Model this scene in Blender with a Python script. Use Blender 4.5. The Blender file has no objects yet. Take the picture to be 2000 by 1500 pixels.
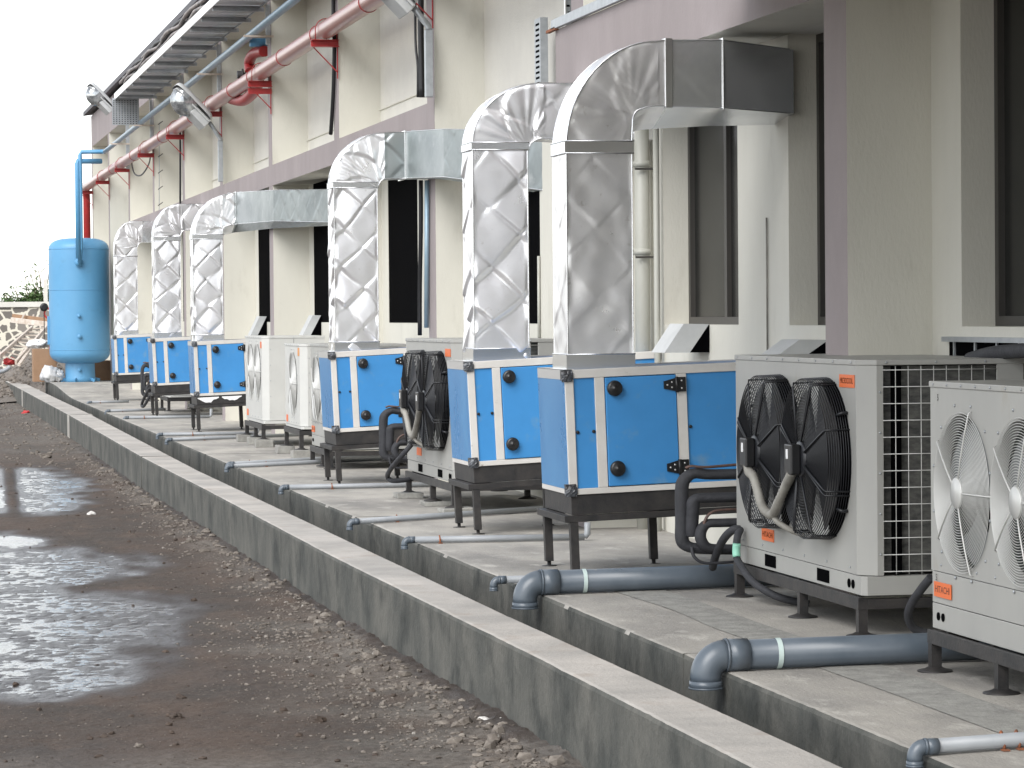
import bpy, math, random
import numpy as np
from mathutils import Vector, Matrix, noise
R = math.radians
sc = bpy.context.scene
COL = sc.collection
random.seed(7)
# ------------------------------------------------------------------ camera
YAW, PIT, ROL, FPX = R(11.55), R(1.302), R(-.49), 6000.0
cf = Vector((math.sin(YAW)*math.cos(PIT), math.cos(YAW)*math.cos(PIT), -math.sin(PIT)))
r0 = Vector((math.cos(YAW), -math.sin(YAW), 0)); u0 = r0.cross(cf)
cr = math.cos(ROL)*r0 + math.sin(ROL)*u0; cu = -math.sin(ROL)*r0 + math.cos(ROL)*u0
CAM = Vector((0, 0, 1.5))
cd = bpy.data.cameras.new('camera'); co = bpy.data.objects.new('camera', cd); COL.objects.link(co)
co.matrix_world = Matrix(((cr.x, cu.x, -cf.x, 0), (cr.y, cu.y, -cf.y, 0), (cr.z, cu.z, -cf.z, 1.5), (0, 0, 0, 1)))
cd.sensor_fit = 'HORIZONTAL'; cd.sensor_width = 36; cd.lens = 36*FPX/2000; cd.clip_end = 3000; cd.clip_start = .5
sc.camera = co
def at(x, y, X=None, Y=None, Z=None):
    """world point where the ray through photo pixel x,y (2000 wide) meets a plane of the place"""
    d = cf + cr*(x-1000)/FPX - cu*(y-750)/FPX
    t = X/d.x if X is not None else (Y/d.y if Y is not None else (Z-1.5)/d.z)
    return CAM + t*d
# ------------------------------------------------------------------ light
SUN_EL, SUN_AZ = R(44), R(-140)       # azimuth from +Y clockwise
w = bpy.data.worlds.new('World'); sc.world = w; w.use_nodes = True
nt = w.node_tree; bg = nt.nodes['Background']
sky = nt.nodes.new('ShaderNodeTexSky'); sky.sky_type = 'NISHITA'; sky.sun_disc = False
sky.sun_elevation = SUN_EL; sky.sun_rotation = SUN_AZ; sky.air_density = 1.0; sky.dust_density = .6; sky.ozone_density = 1.0
hs = nt.nodes.new('ShaderNodeHueSaturation'); hs.inputs['Saturation'].default_value = .22
nt.links.new(sky.outputs[0], hs.inputs['Color']); nt.links.new(hs.outputs[0], bg.inputs[0]); bg.inputs[1].default_value = .15
sd = bpy.data.lights.new('sun', 'SUN'); sd.energy = 1.4; sd.angle = R(42); sd.color = (1, .975, .94)
so = bpy.data.objects.new('sun', sd); COL.objects.link(so)
sdir = Vector((math.sin(SUN_AZ)*math.cos(SUN_EL), math.cos(SUN_AZ)*math.cos(SUN_EL), math.sin(SUN_EL)))
so.rotation_euler = sdir.to_track_quat('Z', 'Y').to_euler(); so.location = sdir*50
sc.view_settings.view_transform = 'Standard'; sc.view_settings.look = 'None'; sc.view_settings.gamma = 1
sc.view_settings.exposure = 1.1
sc.cycles.max_bounces = 8; sc.cycles.glossy_bounces = 4; sc.cycles.diffuse_bounces = 4
# ------------------------------------------------------------------ materials
def pm(name, c1, c2=None, scale=3.0, rough=.6, metal=0.0, bump=0.0, bscale=60.0, stretch=(1, 1, 1), mix=(.35, .65),
       c3=None, s3=12.0, m3=(.6, .7), rvar=0.0, spec=.5, bs2=None, detail=6):
    m = bpy.data.materials.new(name); m.use_nodes = True
    n = m.node_tree.nodes; l = m.node_tree.links; b = n['Principled BSDF']
    b.inputs['Roughness'].default_value = rough; b.inputs['Metallic'].default_value = metal
    b.inputs['Specular IOR Level'].default_value = spec
    geo = n.new('ShaderNodeNewGeometry')
    mp = n.new('ShaderNodeMapping'); mp.inputs['Scale'].default_value = stretch; l.new(geo.outputs['Position'], mp.inputs[0])
    def nz(s, vec=mp, d=detail):
        t = n.new('ShaderNodeTexNoise'); t.inputs['Scale'].default_value = s; t.inputs['Detail'].default_value = d
        t.inputs['Roughness'].default_value = .62; l.new(vec.outputs[0], t.inputs['Vector']); return t
    def ramp(t, a, bb):
        r = n.new('ShaderNodeMapRange'); r.inputs[1].default_value = a; r.inputs[2].default_value = bb
        l.new(t.outputs[0], r.inputs[0]); return r
    def mixc(f, a, bb):
        x = n.new('ShaderNodeMix'); x.data_type = 'RGBA'; l.new(f.outputs[0], x.inputs[0])
        for i, v in ((6, a), (7, bb)):
            if isinstance(v, tuple): x.inputs[i].default_value = v + (1,)
            else: l.new(v, x.inputs[i])
        return x.outputs[2]
    out = None
    t1 = nz(scale)
    if c2: out = mixc(ramp(t1, *mix), c1, c2)
    else: b.inputs['Base Color'].default_value = c1 + (1,)
    if c3: out = mixc(ramp(nz(s3), *m3), out if out else c1, c3)
    if out: l.new(out, b.inputs['Base Color'])
    if rvar:
        rr = n.new('ShaderNodeMapRange'); rr.inputs[1].default_value = .3; rr.inputs[2].default_value = .7
        rr.inputs[3].default_value = rough-rvar; rr.inputs[4].default_value = rough+rvar
        l.new(t1.outputs[0], rr.inputs[0]); l.new(rr.outputs[0], b.inputs['Roughness'])
    if bump:
        tb = nz(bscale, geo if False else mp, 4); bp = n.new('ShaderNodeBump'); bp.inputs['Strength'].default_value = 1
        bp.inputs['Distance'].default_value = bump; l.new(tb.outputs[0], bp.inputs['Height']); l.new(bp.outputs[0], b.inputs['Normal'])
    return m
M = {}
M['cream'] = pm('cream_plaster', (.61, .595, .53), (.55, .535, .475), 1.2, .85, bump=.0022, bscale=70, stretch=(1, 1, .35), c3=(.42, .40, .345), s3=2.4, m3=(.58, .85), detail=9)
M['white_plaster'] = pm('white_plaster', (.66, .64, .58), (.60, .58, .53), 1.4, .85, bump=.005, bscale=60)
M['pink'] = pm('mauve_plaster', (.32, .278, .276), (.275, .24, .238), 1.8, .85, bump=.0025, bscale=55, stretch=(1, 1, .4), c3=(.26, .21, .20), s3=4, m3=(.66, .85))
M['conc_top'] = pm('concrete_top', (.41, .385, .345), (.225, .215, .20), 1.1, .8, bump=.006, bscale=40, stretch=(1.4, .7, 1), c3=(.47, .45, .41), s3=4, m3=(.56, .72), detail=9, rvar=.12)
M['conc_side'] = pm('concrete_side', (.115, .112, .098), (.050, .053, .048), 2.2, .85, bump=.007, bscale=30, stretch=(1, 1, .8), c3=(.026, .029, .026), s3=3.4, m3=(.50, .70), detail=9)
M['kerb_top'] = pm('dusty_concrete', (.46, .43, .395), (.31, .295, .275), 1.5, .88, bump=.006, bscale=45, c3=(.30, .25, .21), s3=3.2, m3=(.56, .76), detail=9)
M['steel'] = pm('black_steel', (.018, .018, .019), (.04, .036, .034), 9, .5, bump=.002, bscale=60, spec=.4)
M['blackp'] = pm('black_plastic', (.012, .012, .013), None, rough=.35)
M['wrap'] = pm('dirty_plastic_wrap', (.10, .11, .125), (.03, .03, .033), 30, .35, mix=(.4, .6))
M['rubber'] = pm('black_insulation', (.022, .023, .027), (.035, .036, .042), 12, .75, bump=.004, bscale=50)
M['wire'] = pm('black_wire', (.010, .011, .014), None, rough=.4)
M['bluep'] = pm('blue_panel', (.055, .255, .57), (.045, .225, .51), 2.5, .40, spec=.4, rvar=.08, c3=(.13, .27, .43), s3=7, m3=(.58, .80), detail=9)
M['bluef'] = pm('filmed_blue_panel', (.045, .20, .44), (.07, .24, .47), 1.8, .30, stretch=(1, 1, .6), rvar=.08)
M['bluetop'] = pm('blue_top', (.13, .22, .40), (.17, .26, .42), 3, .4)
M['wframe'] = pm('weathered_white_frame', (.62, .60, .57), (.54, .52, .49), 4, .5, c3=(.16, .12, .09), s3=16, m3=(.66, .78))
M['alum'] = pm('bright_aluminium_angle', (.78, .78, .78), None, rough=.3, metal=.7)
M['duct'] = pm('aluminium_cladding', (.90, .90, .91), (.82, .82, .84), 4, .33, .78, bump=.0006, bscale=9, rvar=.07, c3=(.60, .58, .56), s3=14, m3=(.64, .76))
M['ductrun'] = pm('dull_galvanised_duct', (.40, .43, .43), (.32, .35, .355), 3, .42, 1.0, rvar=.06, c3=(.5, .52, .52), s3=6, m3=(.55, .75))
M['ductband'] = pm('aluminium_band', (.78, .79, .80), None, rough=.26, metal=1.0)
M['ductsm'] = pm('smooth_galvanised_duct', (.74, .75, .77), (.62, .64, .66), 3, .22, .85, rvar=.06)
M['case'] = pm('grey_casing', (.345, .343, .322), (.305, .303, .288), 2.0, .42, spec=.45, bump=.0006, bscale=9, stretch=(1, 1, .5), c3=(.28, .255, .21), s3=5, m3=(.62, .82), detail=9)
M['casew'] = pm('light_casing', (.53, .53, .505), (.48, .48, .46), 2.4, .42, spec=.45)
M['dark'] = pm('dark_interior', (.0015, .0015, .002), None, rough=.95, spec=.02)
M['coil'] = pm('finned_coil', (.045, .045, .045), (.13, .13, .12), 14, .6, metal=.2, stretch=(1, 1, 2.5), c3=(.22, .22, .20), s3=5, m3=(.66, .76))
M['glass'] = pm('dark_glass', (.012, .012, .011), (.022, .022, .02), 3, .25, spec=.22)
M['frame'] = pm('brown_window_frame', (.045, .042, .038), None, rough=.45)
M['wirew'] = pm('grey_guard_wire', (.55, .55, .53), None, rough=.4, metal=.2)
M['blade'] = pm('grey_fan_blade', (.24, .25, .25), (.18, .19, .19), 5, .5)
M['orange'] = pm('orange_sticker', (.66, .14, .035), None, rough=.5)
M['amber'] = pm('faded_orange_sticker', (.62, .26, .07), None, rough=.5)
M['ink'] = pm('black_ink', (.02, .012, .01), None, rough=.6)
M['white'] = pm('white_label', (.75, .75, .75), None, rough=.5)
M['pvc'] = pm('grey_pvc', (.080, .100, .122), (.105, .125, .148), 5, .32, c3=(.20, .20, .19), s3=9, m3=(.66, .8), rvar=.05)
M['pvcl'] = pm('light_grey_pvc', (.30, .315, .33), (.25, .265, .28), 6, .4)
M['tape'] = pm('pale_tape', (.50, .60, .58), None, rough=.4)
M['rust'] = pm('rusty_clip', (.30, .10, .04), (.16, .07, .04), 30, .8)
M['copper'] = pm('dull_copper', (.12, .065, .05), (.06, .04, .035), 20, .5)
M['hose'] = pm('grey_corrugated_hose', (.30, .29, .26), (.20, .19, .17), 8, .6)
M['green'] = pm('green_tape', (.25, .55, .42), None, rough=.4)
M['redp'] = pm('pink_red_pipe', (.38, .19, .17), (.33, .165, .15), 5, .28, spec=.6)
M['red'] = pm('red_steel', (.36, .022, .022), (.27, .02, .02), 9, .45)
M['galvp'] = pm('blue_grey_pipe', (.20, .30, .38), (.26, .36, .43), 6, .35, metal=.2)
M['tank'] = pm('tank_blue', (.095, .285, .49), (.11, .305, .51), 1.5, .42, c3=(.09, .24, .38), s3=4, m3=(.6, .8))
M['galv'] = pm('galvanised_steel', (.42, .44, .46), (.34, .36, .38), 12, .42, metal=.6)
M['roof'] = pm('dark_roof_sheet', (.07, .065, .075), None, rough=.6)
M['lampb'] = pm('floodlight_grey', (.50, .51, .51), (.44, .45, .45), 7, .45)
M['lens'] = pm('clear_lamp_glass', (.50, .52, .53), (.20, .21, .22), 9, .10, metal=.6, mix=(.4, .6))
M['cable'] = pm('black_cable', (.012, .012, .014), None, rough=.5)
M['cablew'] = pm('beige_cable', (.30, .26, .24), (.10, .09, .09), 3, .5)
M['pipew'] = pm('white_downpipe', (.42, .42, .38), (.36, .36, .32), 3, .5, stretch=(1, 1, .3), c3=(.16, .14, .09), s3=7, m3=(.64, .8))
M['card'] = pm('brown_cardboard', (.33, .20, .12), (.28, .17, .10), 5, .85)
M['wood'] = pm('whitewashed_wood', (.62, .56, .50), (.46, .38, .31), 9, .8)
M['bag'] = pm('white_plastic_bag', (.68, .68, .68), (.42, .43, .45), 6, .4)
M['stonec'] = pm('rubble_chips', (.20, .175, .15), (.09, .075, .063), 14, .9, c3=(.36, .34, .31), s3=20, m3=(.62, .70))
M['clod'] = pm('mud_clod', (.075, .052, .038), (.04, .03, .024), 9, .8)
M['whiter'] = pm('white_rubble', (.68, .67, .64), (.5, .48, .45), 12, .9, bump=.01, bscale=20)
M['water'] = pm('puddle_water', (.030, .026, .023), None, rough=.13, spec=.6, bump=.011, bscale=11)
M['leaf'] = pm('leaf_green', (.05, .10, .03), (.10, .16, .05), 6, .6)
M['stalk'] = pm('dry_stalk', (.16, .13, .08), None, rough=.8)
M['block'] = pm('rough_concrete_block', (.32, .315, .29), (.22, .215, .20), 9, .9, bump=.008, bscale=40)
M['redv'] = pm('red_paint', (.42, .03, .03), None, rough=.5)
# mud: wetness varies with noise; wet mud is darker and glossier
def mud():
    m = bpy.data.materials.new('wet_mud'); m.use_nodes = True
    n = m.node_tree.nodes; l = m.node_tree.links; b = n['Principled BSDF']
    geo = n.new('ShaderNodeNewGeometry')
    def nz(s, d=7, st=(1, 1, 1)):
        mp = n.new('ShaderNodeMapping'); mp.inputs['Scale'].default_value = st; l.new(geo.outputs['Position'], mp.inputs[0])
        t = n.new('ShaderNodeTexNoise'); t.inputs['Scale'].default_value = s; t.inputs['Detail'].default_value = d; t.inputs['Roughness'].default_value = .65
        l.new(mp.outputs[0], t.inputs[0]); return t
    def mr(src, a, c, o0=0, o1=1):
        r = n.new('ShaderNodeMapRange'); r.inputs[1].default_value = a; r.inputs[2].default_value = c
        r.inputs[3].default_value = o0; r.inputs[4].default_value = o1; l.new(src, r.inputs[0]); return r.outputs[0]
    def mx(f, a, c):
        x = n.new('ShaderNodeMix'); x.data_type = 'RGBA'; l.new(f, x.inputs[0])
        for i, v in ((6, a), (7, c)):
            if isinstance(v, tuple): x.inputs[i].default_value = v + (1,)
            else: l.new(v, x.inputs[i])
        return x.outputs[2]
    c = mx(mr(nz(1.1).outputs[0], .38, .62), (.072, .049, .036), (.047, .037, .030))
    c = mx(mr(nz(3.3, 5, (1, .35, 1)).outputs[0], .52, .68), c, (.085, .058, .042))
    c = mx(mr(nz(42, 3).outputs[0], .60, .70), c, (.14, .115, .095))
    c = mx(mr(nz(23, 4).outputs[0], .60, .72), c, (.026, .021, .017))
    at_ = n.new('ShaderNodeAttribute'); at_.attribute_name = 'wet'
    c = mx(at_.outputs['Fac'], c, (.024, .018, .016))
    ag = n.new('ShaderNodeAttribute'); ag.attribute_name = 'pale'
    c = mx(ag.outputs['Fac'], c, mx(mr(nz(16, 5).outputs[0], .35, .6), (.075, .066, .056), (.19, .172, .15)))
    l.new(c, b.inputs['Base Color'])
    rr = n.new('ShaderNodeMath'); rr.operation = 'MULTIPLY_ADD'; l.new(at_.outputs['Fac'], rr.inputs[0]); rr.inputs[1].default_value = -.62; rr.inputs[2].default_value = .92
    l.new(rr.outputs[0], b.inputs['Roughness']); b.inputs['Specular IOR Level'].default_value = .5
    bp = n.new('ShaderNodeBump'); bp.inputs['Distance'].default_value = .015; l.new(nz(30, 6).outputs[0], bp.inputs['Height']); l.new(bp.outputs[0], b.inputs['Normal'])
    return m
M['mud'] = mud()
def rubblewall():
    m = bpy.data.materials.new('rubble_masonry'); m.use_nodes = True
    n = m.node_tree.nodes; l = m.node_tree.links; b = n['Principled BSDF']; b.inputs['Roughness'].default_value = .9
    geo = n.new('ShaderNodeNewGeometry'); mp = n.new('ShaderNodeMapping'); mp.inputs['Scale'].default_value = (3.2, 0.01, 4.2)
    l.new(geo.outputs['Position'], mp.inputs[0])
    nzt = n.new('ShaderNodeTexNoise'); nzt.inputs['Scale'].default_value = 2.5; l.new(mp.outputs[0], nzt.inputs[0])
    ad = n.new('ShaderNodeMixRGB'); ad.blend_type = 'ADD'; ad.inputs[0].default_value = .25; l.new(mp.outputs[0], ad.inputs[1]); l.new(nzt.outputs[1], ad.inputs[2])
    v = n.new('ShaderNodeTexVoronoi'); v.feature = 'DISTANCE_TO_EDGE'; v.inputs['Scale'].default_value = .8; l.new(ad.outputs[0], v.inputs['Vector'])
    v2 = n.new('ShaderNodeTexVoronoi'); v2.inputs['Scale'].default_value = .8; l.new(ad.outputs[0], v2.inputs['Vector'])
    r = n.new('ShaderNodeMapRange'); r.inputs[1].default_value = .06; r.inputs[2].default_value = .09; l.new(v.outputs[0], r.inputs[0])
    c1 = n.new('ShaderNodeMix'); c1.data_type = 'RGBA'; c1.inputs[6].default_value = (.13, .12, .105, 1); c1.inputs[7].default_value = (.24, .215, .19, 1)
    l.new(v2.outputs['Color'], c1.inputs[0])
    c2 = n.new('ShaderNodeMix'); c2.data_type = 'RGBA'; c2.inputs[6].default_value = (.66, .62, .52, 1); l.new(c1.outputs[2], c2.inputs[7]); l.new(r.outputs[0], c2.inputs[0])
    l.new(c2.outputs[2], b.inputs['Base Color']); return m
M['rubble'] = rubblewall()
# ------------------------------------------------------------------ mesh builder
class MB:
    def __init__(s): s.v = []; s.f = []; s.sm = []; s.mi = []; s.cur = 0
    def add(s, vs, fs, smooth=False):
        o = len(s.v); s.v += [tuple(q) for q in vs]
        for f in fs: s.f.append(tuple(i+o for i in f)); s.sm.append(smooth); s.mi.append(s.cur)
        return s
    def box(s, x0, x1, y0, y1, z0, z1):
        vs = [(x, y, z) for z in (z0, z1) for y in (y0, y1) for x in (x0, x1)]
        return s.add(vs, [(0, 2, 3, 1), (4, 5, 7, 6), (0, 1, 5, 4), (2, 6, 7, 3), (0, 4, 6, 2), (1, 3, 7, 5)])
    def beam(s, a, b, w, h, up=(0, 0, 1)):
        a = Vector(a); b = Vector(b); d = (b-a).normalized(); u = Vector(up)
        if abs(d.dot(u)) > .98: u = Vector((1, 0, 0))
        r = d.cross(u).normalized(); u = r.cross(d)
        vs = []
        for p in (a, b):
            for q, t in ((-1, -1), (1, -1), (1, 1), (-1, 1)): vs.append(p + r*w/2*q + u*h/2*t)
        return s.add(vs, [(3, 2, 1, 0), (4, 5, 6, 7), (0, 1, 5, 4), (1, 2, 6, 5), (2, 3, 7, 6), (3, 0, 4, 7)])
    def tube(s, pts, r, n=10, closed=False, caps=True):
        pts = [Vector(p) for p in pts]; N = len(pts); vs = []; rs = r if isinstance(r, (list, tuple)) else [r]*N
        pu = None
        for i, p in enumerate(pts):
            if closed: d = pts[(i+1) % N]-pts[i-1]
            else: d = pts[min(i+1, N-1)]-pts[max(i-1, 0)]
            d.normalize()
            if pu is None:
                pu = Vector((0, 0, 1)) if abs(d.z) < .9 else Vector((1, 0, 0))
            a = d.cross(pu).normalized(); pu = a.cross(d).normalized()
            for k in range(n):
                t = 2*math.pi*k/n; vs.append(p + rs[i]*(math.cos(t)*a + math.sin(t)*pu))
        fs = []
        for i in range(N if closed else N-1):
            j = (i+1) % N
            for k in range(n): fs.append((i*n+k, i*n+(k+1) % n, j*n+(k+1) % n, j*n+k))
        s.add(vs, fs, True)
        if caps and not closed:
            o = len(s.v)-len(vs)
            for q in ([o+k for k in range(n)][::-1], [o+(N-1)*n+k for k in range(n)]):
                s.f.append(tuple(q)); s.sm.append(False); s.mi.append(s.cur)
        return s
    def ring(s, c, rad, r, axis='x', n=40, m=4, sy=1.0):
        pts = []
        for k in range(n):
            t = 2*math.pi*k/n; a, b = rad*math.cos(t), rad*math.sin(t)
            pts.append({'x': (c[0], c[1]+a, c[2]+b), 'y': (c[0]+a, c[1], c[2]+b), 'z': (c[0]+a, c[1]+b, c[2])}[axis])
        return s.tube(pts, r, m, closed=True)
    def lathe(s, c, prof, axis='z', n=24, smooth=True):
        vs = []; N = len(prof)
        for h, rad in prof:
            for k in range(n):
                t = 2*math.pi*k/n; a, b = rad*math.cos(t), rad*math.sin(t)
                vs.append({'x': (c[0]+h, c[1]+a, c[2]+b), 'y': (c[0]+a, c[1]+h, c[2]+b), 'z': (c[0]+a, c[1]+b, c[2]+h)}[axis])
        fs = [(i*n+k, i*n+(k+1) % n, (i+1)*n+(k+1) % n, (i+1)*n+k) for i in range(N-1) for k in range(n)]
        s.add(vs, fs, smooth); o = len(s.v)-len(vs)
        for q, (h, rad) in ((range(n), prof[0]), (range((N-1)*n, N*n), prof[-1])):
            if rad > 1e-4: s.f.append(tuple(o+i for i in q)); s.sm.append(False); s.mi.append(s.cur)
        return s
    def prism(s, poly, axis, a, b):
        n = len(poly); vs = []
        for h in (a, b):
            for p, q in poly: vs.append({'x': (h, p, q), 'y': (p, h, q), 'z': (p, q, h)}[axis])
        return s.add(vs, [tuple(range(n))[::-1], tuple(range(n, 2*n))] + [(i, (i+1) % n, n+(i+1) % n, n+i) for i in range(n)])
    def grid(s, P, smooth=True):
        """P: 2-D list of points"""
        nu, nv = len(P), len(P[0])
        return s.add([p for row in P for p in row], [(i*nv+j, i*nv+j+1, (i+1)*nv+j+1, (i+1)*nv+j) for i in range(nu-1) for j in range(nv-1)], smooth)
    def holed(s, x, y0, y1, z0, z1, cy, cz, r, t=.004, n=64):
        """plate in plane X=x with a round hole and a rolled lip"""
        ang = sorted([2*math.pi*k/n for k in range(n)] + [math.atan2(b-cz, a-cy) % (2*math.pi) for a in (y0, y1) for b in (z0, z1)])
        vi, vo, vb = [], [], []
        for t_ in ang:
            c, q = math.cos(t_), math.sin(t_)
            k = min([(y1-cy)/c if c > 1e-9 else ((y0-cy)/c if c < -1e-9 else 1e9), (z1-cz)/q if q > 1e-9 else ((z0-cz)/q if q < -1e-9 else 1e9)])
            vi.append((x, cy+r*c, cz+r*q)); vo.append((x, cy+k*c, cz+k*q)); vb.append((x+.05, cy+r*.97*c, cz+r*.97*q))
        N = len(ang); fs = [(i, (i+1) % N, N+(i+1) % N, N+i) for i in range(N)] + [(2*N+i, 2*N+(i+1) % N, (i+1) % N, i) for i in range(N)]
        return s.add(vi+vo+vb, fs)
    def build(s, name, mat, parent=None, loc=None, bevel=0, recalc=True):
        me = bpy.data.meshes.new(name)
        vs = s.v if loc is None else [(a-loc[0], b-loc[1], c-loc[2]) for a, b, c in s.v]
        me.from_pydata(vs, [], s.f); me.polygons.foreach_set('use_smooth', s.sm); me.polygons.foreach_set('material_index', s.mi)
        for q in (mat if isinstance(mat, (list, tuple)) else [mat]): me.materials.append(M[q])
        if recalc:
            import bmesh
            bm = bmesh.new(); bm.from_mesh(me); bmesh.ops.recalc_face_normals(bm, faces=bm.faces); bm.to_mesh(me); bm.free()
        me.update()
        o = bpy.data.objects.new(name, me); COL.objects.link(o)
        if parent is not None: o.parent = parent
        if bevel:
            b = o.modifiers.new('bevel', 'BEVEL'); b.width = bevel; b.segments = 2; b.limit_method = 'ANGLE'; b.harden_normals = True
        return o
def tag(o, label=None, cat=None, group=None, kind=None):
    if label: o['label'] = label
    if cat: o['category'] = cat
    if group: o['group'] = group
    if kind: o['kind'] = kind
    return o
def thing(name, loc, label, cat, group=None, rot=(0, 0, 0)):
    o = bpy.data.objects.new(name, None); o.empty_display_size = .1; COL.objects.link(o); o.location = loc; o.rotation_euler = rot
    return tag(o, label, cat, group)
def solo(name, mb, mat, label, cat, group=None, **k):
    return tag(mb.build(name, mat, None, **k), label, cat, group)
def text_mb(s, size, extr=.0006):
    c = bpy.data.curves.new('t', 'FONT'); c.body = s; c.size = size; c.extrude = extr; c.align_x = 'CENTER'; c.align_y = 'CENTER'; c.resolution_u = 2
    o = bpy.data.objects.new('t', c); COL.objects.link(o); me = bpy.data.meshes.new_from_object(o)
    vs = [v.co.copy() for v in me.vertices]; fs = [tuple(p.vertices) for p in me.polygons]
    bpy.data.objects.remove(o); bpy.data.curves.remove(c); bpy.data.meshes.remove(me); return vs, fs
def copy_tree(o, parent=None):
    c = o.copy(); COL.objects.link(c)
    if parent: c.parent = parent
    for ch in list(o.children): copy_tree(ch, c)
    return c
def arc(c, r, a0, a1, n, plane='xz'):
    out = []
    for i in range(n+1):
        t = R(a0 + (a1-a0)*i/n); p, q = r*math.cos(t), r*math.sin(t)
        out.append(Vector({'xz': (c[0]+p, c[1], c[2]+q), 'yz': (c[0], c[1]+p, c[2]+q), 'xy': (c[0]+p, c[1]+q, c[2])}[plane]))
    return out
def smoothpath(pts, k=6):
    pts = [Vector(p) for p in pts]; out = []
    for i in range(len(pts)-1):
        p0 = pts[max(i-1, 0)]; p1 = pts[i]; p2 = pts[i+1]; p3 = pts[min(i+2, len(pts)-1)]
        for j in range(k):
            t = j/k; out.append(.5*((2*p1)+(p2-p0)*t+(2*p0-5*p1+4*p2-p3)*t*t+(3*p1-p0-3*p2+p3)*t**3))
    return out+[pts[-1]]
XP, XW = 4.80, 5.25          # pilaster face, wall plane
GZ = -.375
# ================================================================== SETTING
def N3(x, y, s, z=0.0): return noise.noise(Vector((x*s, y*s, z)))
def sst(a, b, x):
    t = min(1, max(0, (x-a)/(b-a))); return t*t*(3-2*t)
BAS = [(1.25, 34.5, 1.15, 6.0), (.70, 26.2, .75, 1.5), (.95, 23.6, 1.15, 2.2), (.95, 19.3, 1.10, 2.6), (.75, 16.6, .75, 1.5)]
def basin(x, y):
    b = 0
    q = .22*N3(x, y*.35, 1.6, 3)+.22*N3(x, y*.4, 4.2, 9)
    for cx, cy, rx, ry in BAS:
        d = math.sqrt(((x-cx)/rx)**2+((y-cy)/ry)**2)+q
        b = max(b, 1-sst(.62, 1.08, d))
    b *= 1-.95*math.exp(-((y-28.6-.5*(x-1))/.75)**2)          # the ridge of mud between the puddles
    t = (y-29.2)/10.5
    if 0 <= t <= 1.3: b *= 1-math.exp(-((x-(1.18+.36*t))/.075)**2)   # tyre track
    return b
def core(x, y): return (1-sst(.5, 1, math.hypot((x-.95)/.42, (y-26.4)/.8)))+.6*(1-sst(.5, 1, math.hypot((x-1.15)/.35, (y-33)/2.5)))
def gh(x, y):
    b = basin(x, y)
    h = .010*N3(x, y*.7, 3.1, 1)+.007*N3(x, y, 9, 2)+.004*N3(x, y, 26, 4)+.003*N3(x, y, 60, 7)
    h = h*(1-b)+b*(-.0126+.0045*N3(x, y*.8, 2.4, 51)+.0060*N3(x, y*1.1, 7, 52)+.0080*N3(x*.8, y*1.3, 17, 53)+.006*N3(x*.8, y*1.3, 40, 54)-.009*core(x, y))
    k = sst(2.25, 2.75, x)*(1-sst(2.9, 3.2, x))
    h += k*(.030+.016*N3(x, y, 2.2, 5)+.016*N3(x, y, 8, 6)+.012*N3(x, y, 22, 6)) + .03*sst(40, 75, y)*0
    h -= .03*math.exp(-((y-12.6)/.45)**2)*0
    return GZ+h, b, k
xs = [-600, -60, -12, -4, -1.6] + [-.8+.026*i for i in range(150)] + [3.6, 9, 40, 600]
ys = [-600, -60, -5, 6, 9.5]; y_ = 11.3
while y_ < 84: ys.append(y_); y_ *= 1.0024
ys += [90, 100, 130, 250, 900]
g = MB(); P = []; wet = []; pale = []
for y in ys:
    row = []
    for x in xs:
        if -1 < x < 3.2 and 11 < y < 85: z, b, k = gh(x, y)
        else: z, b, k = GZ-(0 if abs(x) < 50 else 0), 0, 0
        row.append((x, y, z)); wet.append(min(1, b*1.3+.45*max(0, N3(x, y*.5, 1.3, 8))*(1-sst(1.2, 2.3, x))+.55*sst(2.58, 2.70, x+.08*N3(x, y, 3, 15))*(1-sst(38, 50, y))))
        p = max(k*(.45+.9*N3(x, y, 1.3, 11)), .75*sst(36, 48, y)*(.6+.6*N3(x, y, .6, 12)), .9*sst(1.7, 2.5, x+.5*N3(x, y, 1.2, 13))*(1-sst(17, 20, y))*(.55+.9*N3(x, y, 2.0, 14)))
        p *= 1-.9*sst(2.58, 2.70, x+.08*N3(x, y, 3, 15))*(1-sst(38, 48, y))
        p = max(p, .55*(1-sst(12.7, 13.5, y+.35*N3(x, y, 1.5, 16))))
        pale.append(min(1, max(0, p))*(1-b))
    P.append(row)
g.grid(P)
go = g.build('ground', 'mud'); tag(go, kind='structure')
for nm, arr in (('wet', wet), ('pale', pale)):
    a = go.data.attributes.new(nm, 'FLOAT', 'POINT'); a.data.foreach_set('value', arr)
b = MB(); b.grid([[(x, y, GZ-.013) for x in (-1.2, .5, 2.35)] for y in (14, 20, 30, 44)])
wo = b.build('water', 'water'); tag(wo, kind='structure')
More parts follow.
